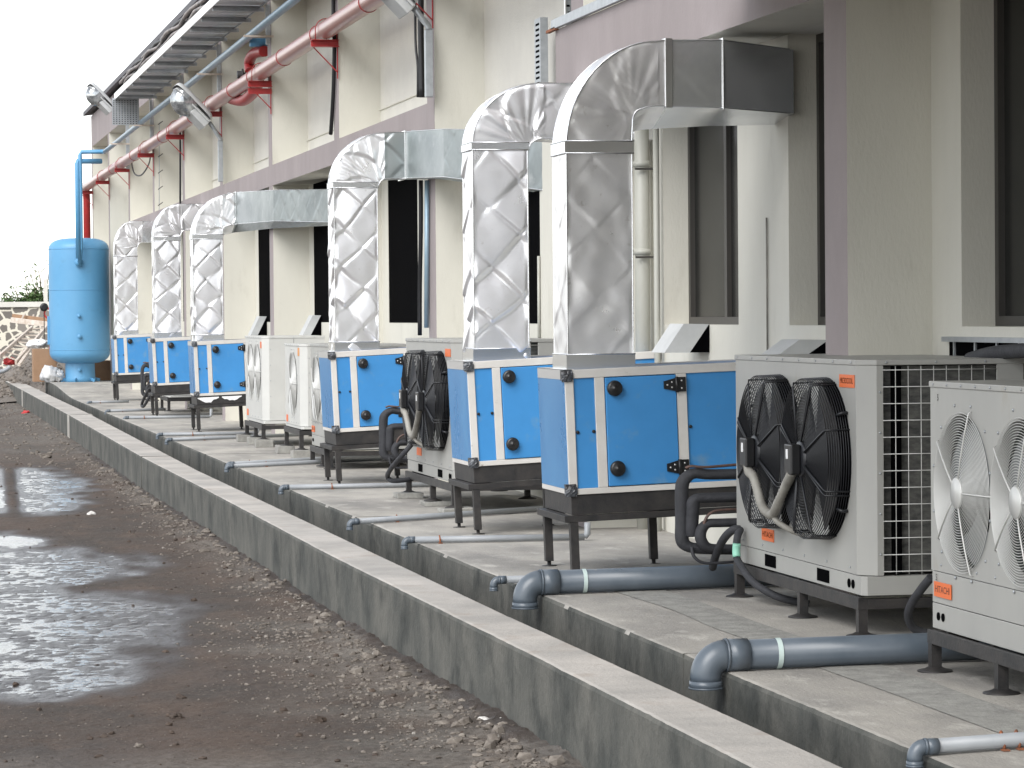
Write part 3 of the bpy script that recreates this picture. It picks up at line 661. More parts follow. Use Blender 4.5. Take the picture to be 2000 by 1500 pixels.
def condenser(name, L, Dp, z0, zt, fans, fr, fz, style, rows, label, leg0=0.0, blocks=False, case='case', side='panel', num=None, inks=(), legs=None):
    r = thing(name, (0, 0, 0), label, 'condenser unit', 'condensing units along the slab')
    ch = .075; lid = .026
    body = MB(); zb = rows[-1]           # seam between base panels and fan panel
    # fan side plate(s) with round holes
    ys = [ch] + [(fans[i]+fans[i+1])/2 for i in range(len(fans)-1)] + [L]
    for i, fy in enumerate(fans): body.holed(0, ys[i], ys[i+1], zb+.002, zt-lid, fy, fz, fr)
    body.add([(0, ch, zb+.002), (ch, 0, zb+.002), (ch, 0, zt-lid), (0, ch, zt-lid)], [(0, 1, 2, 3)])
    gx0, gx1 = ch+.03, Dp-.13
    if side == 'grille':
        body.box(ch, gx0, 0, .01, zb+.002, zt-lid); body.box(gx1, Dp, 0, .01, zb+.002, zt-lid)
    else:
        body.box(ch, Dp, 0, .01, zb+.002, zt-lid)
    body.box(.004, Dp, L-.01, L, zb+.002, zt-lid); body.box(Dp-.01, Dp, .01, L-.01, zb+.002, zt-lid)
    body.build('casing', case, r, recalc=False)
    m = MB(); m.prism([(-.006, ch-.002), (ch-.002, -.006), (Dp+.004, -.006), (Dp+.004, L+.006), (-.006, L+.006)], 'z', zt-lid, zt); m.build('lid', case, r, bevel=.004)
    levels = [z0]+rows
    for a, b in zip(levels, levels[1:]):
        m = MB(); m.prism([(.003, ch*.35), (ch*.35, .003), (Dp-.004, .003), (Dp-.004, L-.004), (.003, L-.004)], 'z', a+.0015, b-.0015); m.build('base_panel', case, r, bevel=.0025)
    m = MB(); m.box(.07, Dp-.02, .03, L-.02, zb+.01, zt-lid-.01)
    m = MB()                              # dark inner box behind the fans
    m.box(.16, .20, .02, L-.02, zb+.01, zt-lid-.006); m.build('inner_bulkhead', 'dark' if style == 'black' else 'blade', r)
    if side == 'grille':
        cm = MB(); cm.box(ch+.02, Dp-.02, .055, .075, zb+.01, zt-lid-.006); cm.build('coil', 'coil', r)
        w_ = MB(); nx = 9; step = (gx1-gx0)/nx
        for i in range(nx+1): w_.tube([(gx0+i*step, .002, zb+.006), (gx0+i*step, .002, zt-lid-.004)], .0022, 5)
        nz_ = int((zt-lid-zb)/.0775)
        for i in range(nz_+1): w_.tube([(gx0, -.001, zb+.02+i*.0775), (gx1, -.001, zb+.02+i*.0775)], .0022, 5)
        w_.build('wire_grille', 'wirew', r)
    sc_ = MB()
    screws(sc_, [(-.006, ch+.05+(L-ch-.1)*k/7, zt-lid/2) for k in range(8)]); screws(sc_, [(0, ch+.1+(L-.3)*k/5, zb+.03) for k in range(6)])
    screws(sc_, [(gx0-.015, 0, zb+.1+(zt-zb-.25)*k/4) for k in range(5)], axis='y'); screws(sc_, [(x, -.006, zt-lid/2) for x in (.12, .36, .6)], axis='y')
    so2 = sc_.build('fixing', 'galv', r); so2['kind'] = 'stuff'
    for fy in fans:
        if style == 'black':
            g = MB(); d = .115
            for k in range(11): g.ring((-d*k/10, fy, fz), fr*(1-.012*k/10), .0028, n=44)
            for k in range(1, 23): g.ring((-d-.012*(k/22), fy, fz), fr*(.985-.80*k/22), .0024, n=40)
            for k in range(8):
                a0 = math.pi/8+math.pi*k/4
                for off in (-.028, .028) if k % 2 == 0 else (0,):
                    a_ = a0+off; c, q = math.cos(a_), math.sin(a_)
                    g.tube([(0, fy+fr*c*1.01, fz+fr*q*1.01), (-d-.004, fy+fr*c, fz+fr*q), (-d-.008, fy+fr*c*.93, fz+fr*q*.93), (-d-.022, fy+.09*c, fz+.09*q)], .0048, 6)
            for a0 in (.60, 2.55, 3.75, 5.70):
                c, q = math.cos(a0), math.sin(a0); g.tube([(-.05, fy+fr*c, fz+fr*q), (-.03, fy+(fr+.02)*c, fz+(fr+.02)*q), (-.004, fy+(fr+.02)*c, fz+(fr+.02)*q)], .009, 6)
            go_ = g.build('fan_guard', 'wire', r)
            # backing shroud seen between the wires, black blades leave it open above and below the hub
            s_ = MB(); s_.lathe((.10, fy, fz), [(0, fr*.98), (.004, fr*.98)], 'x', 40); s_.build('shroud', 'dark', r)
            s_ = MB()
            for a0, a1 in ((66, 100), (246, 290)): s_.grid([[(-.035, fy+rr*math.cos(R(a0+(a1-a0)*j/8)), fz+rr*math.sin(R(a0+(a1-a0)*j/8))) for j in range(9)] for rr in (.12, fr*.6, fr*.97)])
            s_.build('venturi_gap', 'wirew', r)
            f = MB()
            for a0, a1 in ((-68, 64), (102, 244)):
                P = []
                for i in range(8):
                    rr = .09+(fr*.965-.09)*i/7; P.append([(-.055-.008*math.cos(R(a0+(a1-a0)*j/16)*3), fy+rr*math.cos(R(a0+(a1-a0)*j/16)), fz+rr*math.sin(R(a0+(a1-a0)*j/16))) for j in range(17)])
                f.grid(P)
            f.lathe((-.06, fy, fz), [(-.02, 0), (-.02, .085), (.1, .085)], 'x', 20); f.build('fan_wheel', 'blackp', r)
            b_ = MB(); b_.lathe((-d-.018, fy, fz), [(.02, .088), (.0, .088), (-.006, .075), (-.006, 0)], 'x', 28); hb = b_.build('hub', 'wire', go_)
            b_ = MB(); b_.box(-d-.072, -d-.024, fy-.035, fy+.085, fz-.075, fz+.07); bo = b_.build('motor_box', 'blackp', r, bevel=.008)
            l_ = MB(); l_.box(-d-.074, -d-.0722, fy+.015, fy+.045, fz+.0, fz+.045); l_.build('label_plate', 'white', bo)
        else:
            g = MB(); nr = 25
            for k in range(nr+1):
                t = k/nr; g.ring((-.010-.016*(1-t*t), fy, fz), .055+(fr+.006-.055)*t, .0018, n=56)
            for k in range(5):
                a0 = .62+2*math.pi*k/5; c, q = math.cos(a0), math.sin(a0)
                g.tube([(-.029+.016*t*t, fy+(.04+(fr+.02-.04)*t)*c, fz+(.04+(fr+.02-.04)*t)*q) for t in (0, .33, .66, 1)]+[(-.003, fy+(fr+.03)*c, fz+(fr+.03)*q)], .0035, 6)
            g.lathe((-.029, fy, fz), [(-.004, 0), (-.004, .062), (.004, .064)], 'x', 24)
            g.build('fan_guard', 'wirew', r)
            fan_wheel(r, fy, fz, fr*.97, .055, 'blade', 3, .35, 1.35)
            s_ = MB(); s_.lathe((.10, fy, fz), [(0, fr*.98), (.004, fr*.98)], 'x', 40); s_.build('shroud', 'dark', r)
            s_ = MB(); screws(s_, [(0, fy+(fr+.045)*math.cos(a_), fz+(fr+.045)*math.sin(a_)) for a_ in [2*math.pi*(k+.5)/12 for k in range(12)]], .0075); s_.build('guard_fixing', 'galv', r)['kind'] = 'stuff'
    # stand
    st = MB(); zs = z0-.012; h = .05
    st.box(-.02, .03, .0, L, zs-h, zs); st.box(Dp-.05, Dp, .0, L, zs-h, zs)
    for y in (.0, L-.05): st.box(.03, Dp-.05, y, y+.05, zs-h+.002, zs-.002)
    st.box(-.02, .0, -.004, L, zs-.004, zs+.008)
    for y in (.12, L*.5, L-.15): st.box(.02, Dp-.03, y, y+.04, zs, z0+.001)
    st.build('stand_frame', 'steel', r, bevel=.002)
    for x in (.005, Dp-.025):
        for y in (legs or (.025, L*.45, L-.03)):
            l = MB(); l.box(x-.022, x+.022, y-.022, y+.022, leg0+.01, zs-h); lo = l.build('leg', 'steel', r)
            l = MB(); l.lathe((x, y, leg0), [(0, .075), (.006, .072), (.012, .045), (.02, .03)], 'z', 14); l.build('foot_plate', 'steel', lo)
    return r
def fork_slots(r, L, z0, zr, ys_, holes):
    for y in ys_:
        m = MB(); m.box(-.0005, .02, y-.095, y+.095, z0+.018, z0+.078); m.build('fork_slot', 'dark', r)
    for y in holes:
        m = MB(); m.lathe((.004, y, (z0+zr)/2), [(-.0055, .021), (.01, .021)], 'x', 18); m.build('round_slot', 'dark', r)
# near big unit with black guards
L1 = 2.12
c1 = condenser('condenser_unit', L1, .79, .186, 1.276, [.535, 1.315], .386, .80, 'black', [.278], 'big grey condenser with two black caged fans, coil grille and orange MICROCOOL sticker', side='grille')
fork_slots(c1, L1, .186, .278, (.605, 1.50), (.14, .20))
sticker(c1, -.001, .205, 1.175, .225, .060, 'MICROCOOL'); sticker(c1, -.001, 1.53, .365, .215, .062, 'HITACHI')
def hose_between(par):
    m = MB(); fz = .81
    pts = smoothpath([(-.165, 1.325, fz-.075), (-.165, 1.30, fz-.11), (-.16, 1.24, fz-.13), (-.15, 1.20, fz-.20), (-.145, 1.14, fz-.27), (-.14, 1.06, fz-.30), (-.14, .97, fz-.30), (-.145, .86, fz-.24), (-.15, .70, fz-.14), (-.16, .62, fz-.11), (-.165, .56, fz-.075)], 12)
    m.tube(pts, [.021+(.0035 if i % 2 else -.001) for i in range(len(pts))], 12)
    ho = m.build('corrugated_hose', 'hose', par)
    m = MB(); m.tube(smoothpath([(-.14, .97, fz-.30), (-.12, .95, fz-.34), (-.06, .92, fz-.38), (.0, .91, fz-.40)], 5), .015, 8); m.build('hose_tail', 'hose', par)
hose_between(c1)
c1.location = (4.40, 13.515, 0)
c2 = copy_tree(c1); c2.location = (4.22, 22.87, .035); tag(c2, 'grey condenser with two black caged fans, squeezed between the second and third blue units')
for ch in list(c2.children):
    if ch.name.startswith('sticker'):
        for q in list(ch.children): bpy.data.objects.remove(q)
# front unit with pale round guards
c0 = condenser('condenser_unit', 1.35, .80, .18, 1.208, [.30, .96], .318, .763, 'grey', [.288, .421], 'grey condenser with two flush pale wire fan guards and HITACHI sticker at the frame edge', legs=(.02, .55, 1.325))
c0.location = (4.26, 10.81, 0)
sticker(c0, -.001, 1.205, .348, .205, .062, 'HITACHI')
for y in (1.268, 1.212):
    m = MB(); m.lathe((.004, y, .235), [(-.0055, .017), (.01, .017)], 'x', 18); m.build('round_slot', 'dark', c0)
for z, y in ((1.14, 1.255), (.395, 1.285)):
    vs, fs = text_mb('5', .038); m = MB(); m.add([(-.0015, y-v.x, z+v.y) for v in vs], fs); m.build('number_mark', 'ink', c0)
c3 = copy_tree(c0); c3.location = (4.25, 29.65, .01); tag(c3, 'light grey condenser with fan guard showing, tucked just behind the third blue unit')
for q in [q for q in c3.children if q.name.startswith('number')]: bpy.data.objects.remove(q)
c5 = condenser('condenser_unit', 1.69, .72, .262, 1.27, [.50, 1.16], .315, .86, 'grey', [.30], 'pale double-fan condenser on concrete blocks beside the peeling blue unit', leg0=.085, case='casew')
c5.location = (4.255, 35.1, 0); sticker(c5, -.001, .14, 1.17, .12, .075, None); sticker(c5, -.001, 1.50, .36, .15, .075, None)
m = MB(); m.box(.36, .364, -.0015, .002, .31, 1.24); m.build('panel_seam', 'dark', c5)
c4 = condenser('condenser_unit', 1.28, .50, .30, 1.203, [.62], .335, .775, 'grey', [.33], 'narrow white single-fan condenser on concrete blocks between two larger pale ones', leg0=.085, case='casew', legs=(.03, 1.24))
c4.location = (4.305, 32.2, 0); sticker(c4, -.001, .14, 1.12, .13, .085, None, 'amber'); sticker(c4, -.001, 1.12, .39, .13, .075, None)
c6 = copy_tree(c4); c6.location = (4.36, 48.2, -.06); tag(c6, 'low condenser on black stand almost hidden behind the fourth and fifth blue units')
def block(x, y, z0, z1, wx, wy, lab, sd):
    rr = random.Random(sd); m = MB(); n = 6
    m.box(x, x+wx, y, y+wy, z0, z1)
    for i, v in enumerate(m.v): m.v[i] = (v[0]+rr.uniform(-.008, .008), v[1]+rr.uniform(-.01, .01), v[2]+(rr.uniform(-.006, .006) if v[2] > z0+.01 else 0))
    solo('concrete_block', m, 'block', lab, 'block', 'concrete blocks under condenser legs', bevel=.006, loc=None)
block(4.14, 36.65, 0, .085, .16, .22, 'small concrete block under the rear leg of the pale double-fan condenser', 1)
block(4.16, 35.75, 0, .085, .16, .22, 'concrete block under the middle leg of the pale double-fan condenser', 2)
block(4.16, 35.0, 0, .085, .20, .20, 'concrete block under the front leg of the pale double-fan condenser', 3)
block(4.20, 33.35, 0, .085, .19, .20, 'dark concrete block under the rear leg of the narrow single-fan condenser', 4)
block(4.20, 32.1, 0, .085, .20, .22, 'chunky concrete block under the front leg of the narrow single-fan condenser', 5)
block(4.10, 24.75, 0, .045, .21, .24, 'thick concrete block under the rear leg of the black-guarded condenser', 6)
block(4.14, 23.68, 0, .035, .22, .26, 'thin concrete slab piece under the middle leg of the black-guarded condenser', 7)
block(4.12, 22.78, 0, .035, .24, .24, 'concrete slab piece under the front leg of the black-guarded condenser', 8)
# ================================================================== PIPES ON THE SLAB
def drain(name, X0, X1, Y, Y1, r, mat, label, elbow=True, group='thin grey drain pipes lying across the slab', drop=.10, riser=0, tape=None, clip=None, zc=None):
    zc = zc or r+.004; root = thing(name, (X0, Y, zc), label, 'pipe', group); L0 = (X0, Y, zc); e = r*1.38
    m = MB(); m.tube([(X0+e*1.4, Y, zc), (X1, Y1, zc)], r, 16)
    m.build('straight', mat, root, loc=L0)
    m = MB(); pts = arc((X0+e, Y, zc-e), e, 90, 180, 8)[::-1]
    m.tube([(X0, Y, zc-e-drop*.5)]+pts, r*1.06, 16)
    m.tube([(X0, Y, zc-e-drop), (X0, Y, zc-e-drop*.35)], r*1.12, 16); m.tube([(X0+e, Y, zc), (X0+e+drop*.62+r, Y, zc)], r*1.10, 16)
    m.tube([(X0, Y, zc-e-drop-.001), (X0, Y, zc-e-drop+.006)], r*1.17, 16); m.tube([(X0+e-.004, Y, zc), (X0+e+.006, Y, zc)], r*1.15, 16)
    m.build('elbow', 'pvc' if mat == 'pvcl' else mat, root, loc=L0)
    if riser:
        m = MB(); m.tube([(X1, Y1, zc), (X1+r, Y1, zc+r), (X1+r, Y1, riser)], r, 10); m.build('riser', mat, root, loc=L0)
    if tape:
        m = MB(); yy = Y+(Y1-Y)*(tape-X0-e*1.4)/(X1-X0-e*1.4); m.tube([(tape-.011, yy, zc), (tape+.011, yy, zc)], r*1.045, 24, caps=False); m.build('tape', 'tape', root, loc=L0)
    for cx in (clip or []):
        m = MB(); yy = Y+(Y1-Y)*(cx-X0)/(X1-X0); m.tube([(cx, yy-r*1.15, .001), (cx, yy-r*1.1, zc), (cx, yy, zc+r*1.15), (cx, yy+r*1.1, zc), (cx, yy+r*1.15, .001)], .006, 6); m.box(cx-.012, cx+.012, yy-r-.03, yy-r, .001, .006); m.build('pipe_clip', 'rust', root, loc=L0)
    return root
drain('drain_pipe', 3.335, 5.24, 16.02, 16.2, .0625, 'pvc', 'thick grey plastic drain pipe ending under the big black-guarded condenser', group='thick grey drain pipes', drop=.05, tape=3.66)
drain('drain_pipe', 3.345, 5.24, 12.38, 12.5, .0625, 'pvc', 'thick grey plastic drain pipe running under the pale-guarded condenser by the frame edge', group='thick grey drain pipes', drop=.05, tape=3.66)
SP = [(3.30, 4.6, 16.70, 16.78, 0, 'thin pipe ending beside the thick grey pipe elbow', []), (3.33, 4.52, 19.86, 19.77, .12, 'thin pipe with upturned end behind the largest blue unit', [3.56]),
 (3.25, 4.95, 21.75, 22.8, 0, 'thin slanting pipe under the second blue unit', [3.63]), (3.34, 4.75, 26.33, 26.3, 0, 'thin pipe crossing the feet of the third blue unit', [3.78]),
 (3.30, 5.2, 30.25, 31.3, 0, 'thin pipe with dark elbow, lower of a close pair', [3.72]), (3.36, 5.2, 30.72, 32.0, 0, 'thin pipe without dark elbow, upper of a close pair', [3.6]),
 (3.36, 4.6, 38.75, 38.7, .1, 'thin pipe just under the feet of the peeling blue unit', [3.8]), (3.32, 5.1, 37.05, 38.0, 0, 'thin pipe in front of the peeling blue unit', [3.8]),
 (3.46, 4.71, 45.5, 45.4, .14, 'thin pipe with upturned end at the fifth blue unit', [3.75]), (3.43, 4.4, 48.9, 49.3, 0, 'thin dark pipe beyond the fifth blue unit', [3.7]),
 (3.48, 4.2, 54.1, 54.2, 0, 'thin pipe at the feet of the last blue unit', [3.7])]
for x0, x1, y0, y1, rs, lab, cl in SP: drain('drain_pipe', x0, x1, y0, y1, .021, 'pvcl', lab, riser=rs, drop=.03, clip=cl)
drain('drain_pipe', 3.385, 5.0, 9.84, 10.2, .026, 'pvcl', 'light grey pipe with blue-grey elbow at the corner of the frame', drop=.03, clip=[3.72, 3.78])
# ---- insulated refrigerant pipe loops
def loops(px, py, k, label, lean=0):
    """set of black foam covered pipes beside a condenser; local z up, x towards the wall"""
    r = thing('refrigerant_pipe_loop', (px, py, 0), label, 'pipework', 'black insulated pipe loops')
    def tb(nm, pts, rad, mat='rubber', n=12, sm=5):
        m = MB(); m.tube(smoothpath(pts, sm), rad, n); return m.build(nm, mat, r)
    tb('outer_pipe', [(.42, 0, .535), (.16, 0, .535), (.07, 0, .545), (.015, 0, .50), (0, 0, .42), (0, 0, .20), (0, 0, .07), (.03, 0, .02), (.10, 0, 0.0), (.25, 0, -.01), (.42, 0, -.015)], .038*k)
    tb('middle_pipe', [(.42, -.05, .37), (.15, -.05, .37), (.06, -.05, .36), (.05, -.04, .28), (.045, -.03, .15), (.05, -.02, .10)], .036*k)
    tb('inner_pipe', [(.40, -.07, .19), (.20, -.07, .19), (.12, -.07, .185), (.085, -.07, .13), (.09, -.07, .06), (.14, -.06, .01), (.30, -.05, 0)], .032*k)
    tb('copper_pipe', [(.42, -.03, .615), (.25, -.03, .60), (.12, -.03, .59), (.05, -.02, .598), (.02, -.01, .585)], .010, 'copper', 8)
    tb('copper_pipe', [(.42, -.09, .285), (.20, -.09, .285), (.13, -.09, .26), (.10, -.09, .20), (.10, -.08, .14)], .009, 'copper', 8)
    tb('copper_pipe', [(.04, -.05, .02), (.05, -.06, -.05), (.10, -.06, -.095), (.2, -.05, -.10), (.35, -.04, -.09)], .010, 'rubber', 8)
    return r
lp = loops(4.155, 15.84, 1, 'black foam covered pipe loops at the far end of the big black-guarded condenser'); lp.location.z = .24; lp.scale = (1, 1, .74)
l2 = copy_tree(lp); l2.location = (at(749, 860, Y=25.3).x, 25.3, .30); tag(l2, 'black foam covered pipe loops between the third blue unit and the black-guarded condenser')
l3 = copy_tree(lp); l3.location = (at(278, 750, Y=53.0).x, 53.0, .16); l3.scale = (.8, 1, .95); tag(l3, 'black foam covered pipe loops beside the last blue unit near the tank')
def hosething(pts, r, mat, label, extra=None, nm='hose'):
    root = thing(nm, pts[0], label, 'hose', 'black hoses by the condensers')
    m = MB(); m.tube(smoothpath(pts, 8), r, 12); m.build('sleeve', mat, root, loc=pts[0])
    if extra:
        m = MB(); m.tube(smoothpath(extra, 3), r*1.06, 12); m.build('tape_band', 'green', root, loc=pts[0])
hx = 4.36
P_ = lambda x, y, X: tuple(at(x, y, X=X))
hosething([P_(1446, 1034, 4.37), P_(1440, 1050, 4.34), P_(1438, 1085, 4.33), P_(1450, 1110, 4.33), P_(1475, 1140, 4.36), P_(1520, 1166, 4.45), P_(1580, 1180, 4.6)], .020, 'rubber', 'glossy black cable sleeve with green tape hanging from the big condenser corner', [P_(1439, 1062, 4.329), P_(1438, 1075, 4.327), P_(1439, 1088, 4.327)])
hosething([P_(1446, 1034, 4.37), P_(1430, 1036, 4.33), P_(1412, 1055, 4.32), P_(1398, 1085, 4.33), P_(1392, 1108, 4.36)], .022, 'rubber', 'short curved black sleeve dropping toward the pipe loops of the big condenser')
hosething([P_(804, 868, 4.12), P_(785, 890, 4.05), P_(764, 915, 4.02), P_(757, 931, 4.02), P_(768, 939, 4.06), P_(800, 936, 4.2), P_(818, 930, 4.3)], .020, 'rubber', 'looping black hose below the second black-guarded condenser')
hosething([P_(1818, 1128, 4.62), P_(1800, 1150, 4.6), P_(1780, 1180, 4.58), P_(1774, 1205, 4.58), P_(1786, 1228, 4.62), P_(1820, 1240, 4.7)], .020, 'rubber', 'curved black hose between the two big grey condensers')
hosething([P_(293, 757, 4.15), P_(284, 772, 4.13), P_(277, 790, 4.13), P_(281, 793, 4.13), P_(292, 775, 4.15), P_(297, 765, 4.2)], .024, 'rubber', 'coiled black hose beside the fifth blue unit')
# ================================================================== TANK
TX, TY = 0, 65.95
TX = at(155, 600, Y=TY).x
tk = thing('pressure_tank', (TX, TY, .14), 'tall sky blue cylindrical pressure tank with domed ends on a round pedestal', 'tank')
m = MB(); rt = .64; prof = []; ZK = .862
for k in range(9): t = math.pi/2*k/8; prof.append((.44+.26*(1-math.cos(t)), .30+(rt-.30)*math.sin(t)))
prof += [(.70+2.56*k/6, rt) for k in range(1, 7)]
for k in range(1, 10): t = math.pi/2*k/9; prof.append((3.26+.27*math.sin(t), rt*math.cos(t)**.55 if k < 9 else .001))
prof = [(h*ZK+.015, r_) for h, r_ in prof]; m.lathe((0, 0, 0), prof, 'z', 56); m.build('shell', 'tank', tk)
for z in (2.82, 1.95, .68):
    m = MB(); m.ring((0, 0, z), rt+.001, .006, 'z', 56, 5); m.build('weld_seam', 'tank', tk)
m = MB(); m.lathe((0, 0, 0), [(0, .345), (.08, .32), (.40, .31), (.45, .31)], 'z', 32); m.build('pedestal', 'tank', tk)
for k in range(6):
    a0 = math.pi*k/3+.2; c, q = math.cos(a0), math.sin(a0)
    m = MB(); m.beam((.31*c, .31*q, .06), (.43*c, .43*q, .03), .015, .07); m.build('gusset', 'tank', tk)
for px_, py_, s_ in ((154, 617, .035), (155, 657, .04), (157, 723, .03)):
    p = at(px_, py_, Y=TY-rt)-Vector((TX, TY, .14)); y1 = -.31 if py_ > 700 else -math.sqrt(rt**2-p.x**2)
    m = MB(); m.lathe((p.x, y1, p.z), [(.03, s_), (-.045, s_), (-.05, s_*1.2), (-.065, s_*1.2), (-.065, 0)], 'y', 12); m.build('port', 'tank', tk)
p = at(154, 513, Y=TY-rt)-Vector((TX, TY, .14))
m = MB(); m.lathe((p.x, -rt, p.z), [(.04, .06), (-.04, .06), (-.045, .09), (-.07, .09), (-.07, .05), (-.12, .05), (-.12, 0)], 'y', 16); m.build('nozzle', 'tank', tk)
m = MB(); m.box(-.68, -.60, -.05, .05, .80, 1.40); m.build('gauge_column', 'tank', tk)
# ================================================================== WALL PIPES
def zrun(pxa, pya, X): q = at(pxa, pya, X=X); return q
rp = [(4.66, y, 4.545) for y in (12, 20, 30, 40, 50, 60, 68)]+[(4.66, 72.2, 4.53)]
q = at(168, 372, Y=72.55)
root = thing('fire_water_pipe', (4.66, 72, 4.5), 'long salmon red pipe on brackets along the factory fins, turning down by the tank', 'pipe'); L0 = (4.66, 72, 4.5)
m = MB(); m.tube(rp, .098, 22); m.build('long_run', 'redp', root, loc=L0)
m = MB(); m.tube([(4.66, 72.1, 4.53), (4.67, 72.35, 4.50), (4.69, 72.5, 4.40), (4.70, 72.55, 4.25), (4.70, 72.55, -.3)], .085, 16); m.build('down_leg', 'red', root, loc=L0)
for y in (66.9, 63.4, 61.6, 58, 55.9, 52, 50.3, 46.8, 44.9, 41.3, 39.0, 36.0, 33.1, 29.6, 26.5):
    m = MB(); m.ring((4.66, y, 4.545), .101, .005, 'y', 24, 5); m.build('pipe_band', 'red', root, loc=L0)
bp = at(475, 190, X=4.72)
mm = MB(); mm.tube(smoothpath([tuple(at(452, 193, X=4.74)), tuple(at(475, 196, X=4.74)), tuple(at(495, 180, X=4.74)), tuple(at(505, 160, X=4.74))], 6), .075, 14); mm.build('branch', 'red', root, loc=L0)
mm = MB(); mm.tube(smoothpath([tuple(at(489, 140, X=4.76)), tuple(at(487, 120, X=4.76)), tuple(at(497, 104, X=4.76)), tuple(at(517, 100, X=4.80))], 6), .07, 14); mm.build('branch', 'red', root, loc=L0)
mm = MB(); mm.lathe(tuple(at(472, 146, X=4.62)), [(-.06, .05), (.0, .05), (.0, .08), (.02, .08), (.03, .03), (.07, .03)], 'x', 12); mm.build('valve', 'steel', root, loc=L0)
for i, y in enumerate(PY):
    if y < 20 or i == 0 and False: continue
    if y < 30 and y > 25: pass
    r_ = thing('pipe_bracket', (4.78, y-.03, 4.4), 'x', 'bracket', 'red steel brackets carrying the long pipe')
    names = {71.8: 'at the far end of the factory', 66.5: 'second from the tank end', 61.0: 'third from the tank end', 55.4: 'above the round cable loop', 49.75: 'behind the ladder-like riser', 44.1: 'beside the hanging floodlight', 38.36: 'beside the curved red branch', 32.6: 'with a small white box hanging below', 26.8: 'at the topmost floodlight', 20.9: 'over the gap in the pink band'}
    tag(r_, 'red steel bracket on the fin '+names[y]); L0 = (4.78, y-.03, 4.4)
    m = MB(); m.box(4.50, 4.797, y-.035, y-.005, 4.365, 4.44); m.box(4.50, 4.797, y-.10, y-.035, 4.365, 4.372); m.box(4.50, 4.797, y-.10, y-.035, 4.433, 4.44)
    if y == 38.36: m.box(4.50, 4.797, y-.035, y-.005, 4.28, 4.35)
    m.build('arm', 'red', r_, loc=L0)
    m = MB(); m.beam((4.785, y-.02, 4.36), (4.785, y-.02, 4.03), .012, .012); m.beam((4.53, y-.02, 4.362), (4.785, y-.02, 4.10), .012, .012); m.build('brace', 'red', r_, loc=L0)
    m = MB(); m.tube([(4.66-.115, y-.06, 4.44)]+[(4.66-.115*math.cos(t), y-.06, 4.55+.115*math.sin(t)) for t in [math.pi*k/10 for k in range(11)]]+[(4.775, y-.06, 4.44)], .006, 6); m.build('u_bolt', 'red', r_, loc=L0)
# blue-grey pipe
A_, B_ = at(205, 296, X=4.57), at(510, 52, X=4.57); dz = (B_.z-A_.z)/(B_.y-A_.y)
root = thing('compressed_air_pipe', A_, 'slim blue-grey pipe running above the salmon red pipe, painted blue at its tank end', 'pipe')
m = MB(); m.tube([A_, (4.57, 40, A_.z+dz*(40-A_.y)), (4.57, 15, A_.z+dz*(15-A_.y))], .048, 14); m.build('long_run', 'galvp', root, loc=A_)
V1 = at(159, 297, Y=65.1); N1 = at(155, 513, Y=65.25)
m = MB(); m.tube([A_, at(200, 296, Y=65.1), V1, V1+Vector((-.03, 0, -.06)), (V1.x-.03, 65.12, N1.z+.3), (N1.x, 65.2, N1.z)], .045, 12); m.build('tank_leg', 'tank', root, loc=A_)
V2 = at(151, 315, Y=65.1); E2 = at(198, 315, Y=65.3)
m = MB(); m.tube([E2, V2, (V2.x, V2.y, V2.z-.05), (V2.x, 65.1, 2.75)], .055, 12); m.build('tank_leg', 'tank', root, loc=A_)
for y in (60.8, 55.2, 38.1, 43.9, 32.4):
    m = MB(); zz = A_.z+dz*(y-A_.y); m.box(4.42, 4.798, y-.05, y-.01, zz-.075, zz-.05); m.build('rest_bar', 'wood', root, loc=A_)
m = MB(); q0 = at(488, 83, X=4.62); q1 = at(528, 83, Y=q0.y); m.tube([q0, q1], .055, 12); m.build('stub', 'tank', root, loc=A_)
# cable tray under the eave
TZ = 5.42
root = thing('cable_tray', (4.4, 45, TZ), 'wide galvanised cable tray slung under the eave with wavy cables on it', 'cable tray'); L0 = (4.4, 45, TZ)
m = MB(); y = 18.0
while y < 55.3: m.box(4.12, 4.71, y, y+.50, TZ, TZ+.004); y += .56
m.build('tray_plate', 'galv', root, loc=L0)['kind'] = 'stuff'
for x in (4.10, 4.712):
    m = MB(); m.box(x, x+.012, 18, 55.4, TZ-.02, TZ+.09); m.build('side_rail', 'alum' if x < 4.5 else 'galv', root, loc=L0)
y = 19.0
while y < 55.3:
    m = MB(); m.box(4.13, 4.78, y, y+.05, TZ-.055, TZ-.004); m.build('cross_channel', 'galv', root, loc=L0); y += 1.42
m = MB()
for iz in range(12):
    for ix in range(9): m.box(4.08+ix*.05, 4.08+ix*.05+.018, 55.42, 55.425, 4.97+iz*.037, 4.97+iz*.037+.014)
m.cur = 1; m.box(4.06, 4.54, 55.426, 55.43, 4.95, TZ+.01); m.build('end_sheet', ['dark', 'galv'], root, loc=L0)
for k in range(6):
    m = MB(); m.tube([(4.17+.05*(k % 3)+.02*math.sin(y*2.1+k), y, TZ+.15+.10*(k//3)+.03*math.sin(y*1.7+k*2)+.05*(k % 3)) for y in [18+.6*j for j in range(62)]], .03, 8)
    m.build('cable_line', ['cablew', 'cable', 'cablew'][k % 3], root, loc=L0)
for y in (55.5, 49.8, 44.15, 38.4, 32.7):
    m = MB(); m.box(4.735, 4.785, y-.06, y-.01, 4.62 if y > 40 else 4.9, TZ-.02); m.build('strut', 'galv', root, loc=L0)
